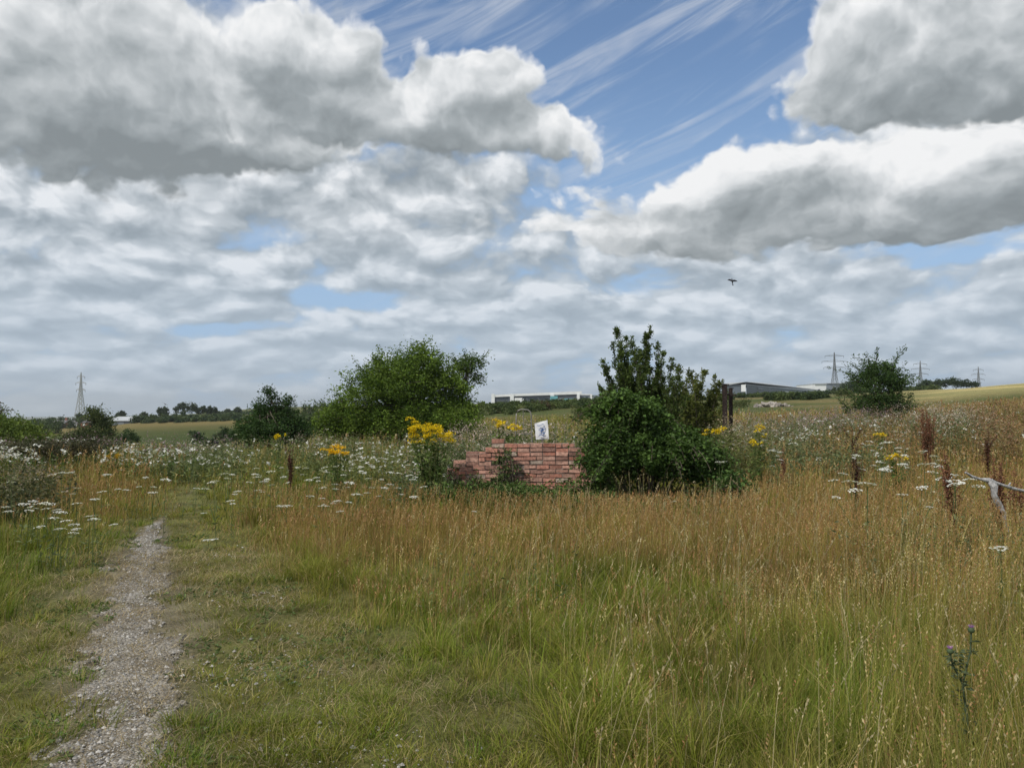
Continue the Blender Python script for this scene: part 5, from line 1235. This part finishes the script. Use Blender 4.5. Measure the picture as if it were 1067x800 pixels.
def van(px, row, dd, L, label, mt):
    x = (px - 533.5) / FPX * dd; z0 = gz(x, dd); v = thing('parked_van', label, 'van', (x, dd, z0 + .02)); mb = MB()
    prof = [(-L / 2, .45), (L / 2, .45), (L / 2, 1.25), (L * .34, 2.1), (L * .22, 2.5), (-L / 2, 2.5)]
    V = [(a, s_ * .95, b) for s_ in (-1, 1) for a, b in prof]; n = 6
    mb.add(V, [[i, (i + 1) % n, n + (i + 1) % n, n + i] for i in range(n)]); mb.add(V, [[0, 1, 2, 3, 4, 5], [11, 10, 9, 8, 7, 6]]); mb.build('body', mt, v)
    mb = MB(); mb.box((L * .28, -.957, 1.85), (L * .13, .02, .5)); mb.build('side_window', M_GLASSD, v)
    for wx_ in (-L * .3, L * .3):
        mb = MB(); mb.tube([(wx_, -1.0, .36), (wx_, 1.0, .36)], .36, 14); mb.build('wheel', M_TYRE, v)
van(541.5, 418, 400, 5.2, 'white van parked in front of the left warehouse panels', M_WPAN)

# right warehouse: long hall seen at an angle
d = 420; o3 = (XZ(800, 411, d)[0], d, gz(XZ(800, 411, d)[0], d)); w2 = thing('warehouse', 'long dark grey warehouse with a gently sloping pale roof right of the rusty posts', 'building', (o3[0], o3[1], o3[2]))
def qd(parent, name, mat, pts, thick=.3):
    """pts: list of (px, row, dist); extruded backwards"""
    V = [];
    for k in (0, thick):
        for (px, r, dd) in pts: p = W(px, r, dd); V.append((p.x - o3[0], p.y + k - o3[1], p.z - o3[2]))
    n = len(pts); mb = MB(); mb.add(V, [[i, (i + 1) % n, n + (i + 1) % n, n + i] for i in range(n)]); mb.add(V, [list(range(n)), list(reversed(range(n, 2 * n)))]); return mb.build(name, mat, parent)
zb = 413
M_SPAN = plain_mat('slate_grey_cladding', (.115, .135, .165), .55, .4, vary=.1, scale=.3, bstr=.05)
qd(w2, 'end_wall', M_SPAN, [(752, 402.2, 430), (777, 400.6, 400), (777, zb, 400), (752, zb, 430)])
qd(w2, 'side_wall', M_SPAN, [(777.1, 400.6, 400), (852, 408, 560), (852, 413, 560), (777.1, zb, 400)])
qd(w2, 'lower_wall', M_DPAN, [(785, 406, 414), (838, 409.5, 524), (838, 413, 524), (785, zb, 414)], .2)
bpy.data.objects[w2.children[-1].name].location.y = -1.2
qd(w2, 'roof', M_LROOF, [(752, 400.4, 429), (760, 398.6, 424), (777, 397.8, 399), (790, 398.2, 425), (852, 406, 559), (852, 408.2, 559), (777, 401, 399), (752, 402.6, 429)], 2.5)
qd(w2, 'roof_edge', M_WPAN, [(777, 400.2, 398), (852, 407.6, 557), (852, 408.4, 557), (777, 401.2, 398)], .5)
qd(w2, 'white_panel', M_WPAN, [(772.5, 400.8, 402), (777, 400.6, 397.4), (777, 408, 397.4), (772.5, 408, 402)], .4)
qd(w2, 'white_panel', M_WPAN, [(785, 402.2, 412), (787, 402.5, 415), (787, 406, 415), (785, 406, 412)], .4)
qd(w2, 'entrance_canopy', M_WPAN, [(817, 407.5, 470), (830, 408.5, 480), (830, 410, 480), (817, 410, 470)], 1.0)
for k in range(5): qd(w2, 'window', M_GLASSD, [(790 + k * 9, 404 + k * .75, 416 + k * 19), (795 + k * 9, 404.4 + k * .75, 424 + k * 19), (795 + k * 9, 405.6 + k * .75, 424 + k * 19), (790 + k * 9, 405.2 + k * .75, 416 + k * 19)], .2)
for (a, b, t, mt, lab, nm) in [(849, 861, 400.2, M_WPAN, 'plain bright white hall between the long dark warehouse and the pylon', 'white_hall'), (861, 881, 399.6, M_GPAN, 'grey hall at the foot of the tallest right pylon', 'grey_hall')]:
    d = 620 if nm == 'white_hall' else 640; xc = XZ((a + b) / 2, 410, d)[0]; o3 = (xc, d, gz(xc, d)); h_ = thing(nm, lab, 'building', o3); zb = max(409.5, HOR - (o3[2] - EYE) / d * FPX + .6)
    slab(h_, 'wall', mt, a, b, t, zb, d, 40, 0, o3); slab(h_, 'roof', M_LROOF, a - .3, b + .3, t - .5, t, d, 41, .8, o3)
    slab(h_, 'door', M_DPAN, a + 3, a + 5.5, 405.5, zb, d, 1, .3, o3)
# grey stone heap in the far meadow
d = 75; xc = XZ(803, 417, d)[0]; z0 = gz(xc, d)
heap = MB()
for k in range(150):
    a = rng.normal(0, .75); b = rng.normal(0, .4); h = max(0, .34 * (1 - (a / 2.0) ** 2)) * rng.random(); heap.box((a, b, h), rng.uniform(.12, .34, 3), rz=rng.uniform(0, 3), rx=rng.uniform(0, 1), col=np.array([.32, .29, .26]) * rng.uniform(.6, 1.3), jit=.04)
o = heap.build('rubble_heap', M_STONE); o.location = (xc, d, z0 - .03); tag(o, 'pale grey rubble heap in the far meadow before the long dark warehouse', 'rubble')

# ------------------------------------------------------------------ brick houses and shed far left
M_RBR = plain_mat('red_brick_house', (.26, .12, .09), .85, vary=.15, scale=1)
M_ORB = plain_mat('orange_brick_house', (.38, .16, .10), .85, vary=.15, scale=1)
M_SLATE = plain_mat('slate_roof', (.15, .14, .15), .7, vary=.2, scale=1)
def house(px0, px1, eave, ridge, base, d, wallm, label, seed):
    x0 = XZ(px0, base, d)[0]; x1 = XZ(px1, base, d)[0]; xc = (x0 + x1) / 2; z0 = gz(xc, d); ze = XZ(px0, eave, d)[1] - z0; zr = XZ(px0, ridge, d)[1] - z0; w_ = x1 - x0
    h_ = thing('brick_house', label, 'house', (xc, d, z0), 0, 'brick houses on the far left')
    mb = MB(); mb.box((0, 4, ze / 2 - .5), (w_, 8, ze + 1)); mb.add([(-w_ / 2, 0, ze), (-w_ / 2, 8, ze), (-w_ / 2, 4, zr - .2), (w_ / 2, 0, ze), (w_ / 2, 8, ze), (w_ / 2, 4, zr - .2)], [[0, 2, 1], [3, 4, 5]]); mb.build('wall', wallm, h_)
    mb = MB(); e = .3
    for s_ in (0, 1):
        ya = -e if s_ == 0 else 8 + e; V = [(-w_ / 2 - e, ya, ze - .12), (w_ / 2 + e, ya, ze - .12), (w_ / 2 + e, 4, zr), (-w_ / 2 - e, 4, zr)]; V += [(a, b, c + .18) for a, b, c in V]
        mb.add(V, [[0, 1, 2, 3], [7, 6, 5, 4], [0, 4, 5, 1], [1, 5, 6, 2], [2, 6, 7, 3], [3, 7, 4, 0]])
    rf = mb.build('roof', M_SLATE, h_); mb = MB(); mb.box((w_ * .3, 4, zr + .4), (.8, .8, 1.4)); mb.build('chimney', wallm, rf)
    n = max(2, int(w_ / 2.4))
    for k in range(n):
        for lv_ in ((.62,) if ze < 4 else (.3, .72)):
            mb = MB(); mb.box((-w_ / 2 + w_ * (k + .5) / n, -.03, ze * lv_), (1.1, .1, 1.1)); mb.build('window', M_GLASSD if (k + seed) % 2 else M_WPAN, h_)
house(53, 66, 441.5, 438, 448, 330, M_RBR, 'leftmost dull brick house with a slate roof on the far left', 0)
house(66.5, 83, 441, 437.5, 448, 335, M_RBR, 'wide middle brick house with a grey roof under the left pylon', 1)
house(84, 98, 440, 437, 448, 318, M_ORB, 'orange red brick house nearest the pale topped tree', 0)
d = 300; x0 = XZ(113, 440, d)[0]; x1 = XZ(138, 440, d)[0]; xc = (x0 + x1) / 2; z0 = gz(xc, d); sh = thing('farm_shed', 'low shed with a bright white roof right of the brick houses', 'shed', (xc, d, z0)); w_ = x1 - x0
ze = XZ(113, 438.6, d)[1] - z0; zr = XZ(113, 434.6, d)[1] - z0
mb = MB(); mb.box((0, 7, ze / 2 - .5), (w_, 14, ze + 1)); mb.build('wall', M_GPAN, sh)
mb = MB(); V = [(-w_ / 2 - .3, -.4, ze), (w_ / 2 + .3, -.4, ze), (w_ / 2 - .3, 7, zr), (-w_ / 2 + .3, 7, zr), (w_ / 2 + .3, 14.4, ze), (-w_ / 2 - .3, 14.4, ze)]; V += [(a, b, c + .2) for a, b, c in V]
mb.add(V, [[6, 7, 8, 9], [9, 8, 10, 11], [0, 1, 7, 6], [5, 11, 10, 4], [0, 3, 2, 1], [3, 5, 4, 2], [0, 6, 9, 3], [1, 2, 8, 7], [3, 9, 11, 5], [2, 4, 10, 8]]); mb.build('roof', M_LROOF, sh)
mb = MB(); mb.box((w_ * .28, -.03, ze * .4), (2.6, .1, ze * .8)); mb.build('door', M_DPAN, sh)

# ------------------------------------------------------------------ pylons
M_LAT = plain_mat('pylon_steel', (.17, .18, .19), .6, .3, .3, vary=.1)
M_LATP = plain_mat('pale_pylon_steel', (.42, .43, .42), .6, .3, .2, vary=.1)
def pylon(px, row_top, d, arm, label, mat, fat=1.0, rot=0.0, basew=None):
    x = (px - 533.5) / FPX * d; z0 = gz(x, d); H = W(px, row_top, d).z - z0; t = .0011 * d * .22 * fat
    p = thing('pylon', label, 'pylon', (x, d, z0 - .3), rot, 'electricity pylons on the skyline'); H += .3
    wb_ = basew or H * .10
    def hw_(z): return lerp(wb_, H * .022, min(1, (z / (H * .62)) ** .8)) if z < H * .62 else lerp(H * .022, .15, (z - H * .62) / (H * .38))
    mb = MB(); lv = [0, .14, .26, .37, .46, .54, .61, .68, .74, .80, .86, .92, 1.0]; lv = [v * H for v in lv]
    for sx_ in (-1, 1):
        for sy_ in (-1, 1): mb.tube([(sx_ * hw_(z), sy_ * hw_(z), z) for z in lv], t * 1.3, 4, (1, 1, 1))
    mb.build('legs', mat, p); mb = MB()
    for a, b in zip(lv[:-1], lv[1:]):
        A_, B_ = hw_(a), hw_(b)
        for s_ in (-1, 1):
            for (p0, p1) in [((-A_, s_ * A_, a), (B_, s_ * B_, b)), ((A_, s_ * A_, a), (-B_, s_ * B_, b)), ((s_ * A_, -A_, a), (s_ * B_, B_, b)), ((s_ * A_, A_, a), (s_ * B_, -B_, b)), ((-B_, s_ * B_, b), (B_, s_ * B_, b)), ((s_ * B_, -B_, b), (s_ * B_, B_, b))]: mb.tube([p0, p1], t * .75, 3, (1, 1, 1), False)
    mb.build('bracing', mat, p)
    for f, k in ((.64, .95), (.78, 1.1), (.91, .82)):
        z = f * H; L = arm * k; c_ = MB(); w0 = hw_(z)
        for s_ in (-1, 1):
            for sy_ in (-1, 1):
                c_.tube([(s_ * w0, sy_ * w0, z), (s_ * L, 0, z + .2)], t * .9, 3); c_.tube([(s_ * w0, sy_ * w0, z + H * .035), (s_ * L, 0, z + .2)], t * .7, 3)
            c_.tube([(s_ * (w0 + L) / 2, -w0 * .5, z + .1), (s_ * (w0 + L) / 2, w0 * .5, z + H * .016)], t * .6, 3)
        ar = c_.build('cross_arm', mat, p)
        for s_ in (-1, 1): i_ = MB(); i_.tube([(s_ * L, 0, z + .1), (s_ * L, 0, z - H * .04)], t * .8, 5); i_.build('insulator', M_GLASSD, ar)
    return x, d, z0, H, rot
py = [pylon(84, 388, 700, 4.2, 'pale slim electricity pylon above the brick houses on the left', M_LATP, 1.25, 0, 4.2), pylon(870, 367, 640, 9.5, 'tallest wide armed electricity pylon right of the white hall', M_LAT, 1.0),
      pylon(959.5, 376, 900, 9.5, 'middle distance electricity pylon above the dark trees on the right hill', M_LAT, .9), pylon(1020, 382, 1250, 10, 'smallest faint electricity pylon at the far right skyline', M_LAT, .8)]

# ------------------------------------------------------------------ birds
M_BIRD = plain_mat('dark_feathers', (.018, .018, .022), .7, .2)
def bird(px, row, d, span, label, roll, pitch, yaw):
    p = W(px, row, d); b = thing('flying_bird', label, 'bird', p)
    b.rotation_euler = (pitch, roll, yaw)
    V = []; prof = [(-.50, .004), (-.42, .018), (-.28, .055), (-.05, .085), (.14, .075), (.25, .040), (.30, .048), (.36, .036), (.40, .012), (.44, .003)]
    for (y_, r_) in prof:
        for k in range(10): a = k * .6283; V.append((r_ * math.cos(a) * span, y_ * span, r_ * .85 * math.sin(a) * span))
    F = [[i * 10 + k, i * 10 + (k + 1) % 10, (i + 1) * 10 + (k + 1) % 10, (i + 1) * 10 + k] for i in range(9) for k in range(10)]
    mb = MB(); mb.add(V, F, (1, 1, 1)); mb.add([(-.03 * span, -.36 * span, 0), (.03 * span, -.36 * span, 0), (.085 * span, -.62 * span, .0), (-.085 * span, -.62 * span, .0), (0, -.42 * span, .012 * span)], [[0, 3, 4], [3, 2, 4], [2, 1, 4], [0, 1, 3], [1, 2, 3]], (1, 1, 1)); mb.build('body', M_BIRD, b, True)
    for s_ in (-1, 1):
        o_ = [(.05, .16), (.28, .22), (.46, .14), (.60, .02), (.56, -.03), (.42, -.04), (.26, -.06), (.05, -.10)]
        V = [(s_ * a * span, c_ * span, (.03 + .10 * a) * span) for a, c_ in o_]; V += [(a, c_, z_ - .010 * span) for a, c_, z_ in V]; mb = MB(); n = 8
        mb.add(V, [[0, 1, 6, 7], [1, 2, 5, 6], [2, 3, 4, 5], [15, 14, 9, 8], [14, 13, 10, 9], [13, 12, 11, 10]]); mb.add(V, [[i, (i + 1) % n, n + (i + 1) % n, n + i] for i in range(n)]); mb.build('wing', M_BIRD, b)
bird(763, 293, 45, .52, 'dark bird flying high in the clouds right of the willow', .1, R(62), .15)
bird(172, 421, 60, .42, 'small dark bird flying low over the trees on the far left', .5, R(20), .9)

# ------------------------------------------------------------------ thin summer haze
m, nt, q, out = new_mat('summer_haze')
pv = nt.nodes.new('ShaderNodeVolumePrincipled'); pv.inputs['Density'].default_value = .00014
pv.inputs['Color'].default_value = (.88, .94, 1, 1); pv.inputs['Anisotropy'].default_value = .2
nt.links.new(pv.outputs[0], out.inputs['Volume'])
mb = MB(); mb.box((0, 0, 0), (19000, 19000, 260)); o = mb.build('haze', m, None, False, 'stuff'); o.location = (0, 0, 40)
tag(o, 'thin pale summer haze over the far fields', 'haze')
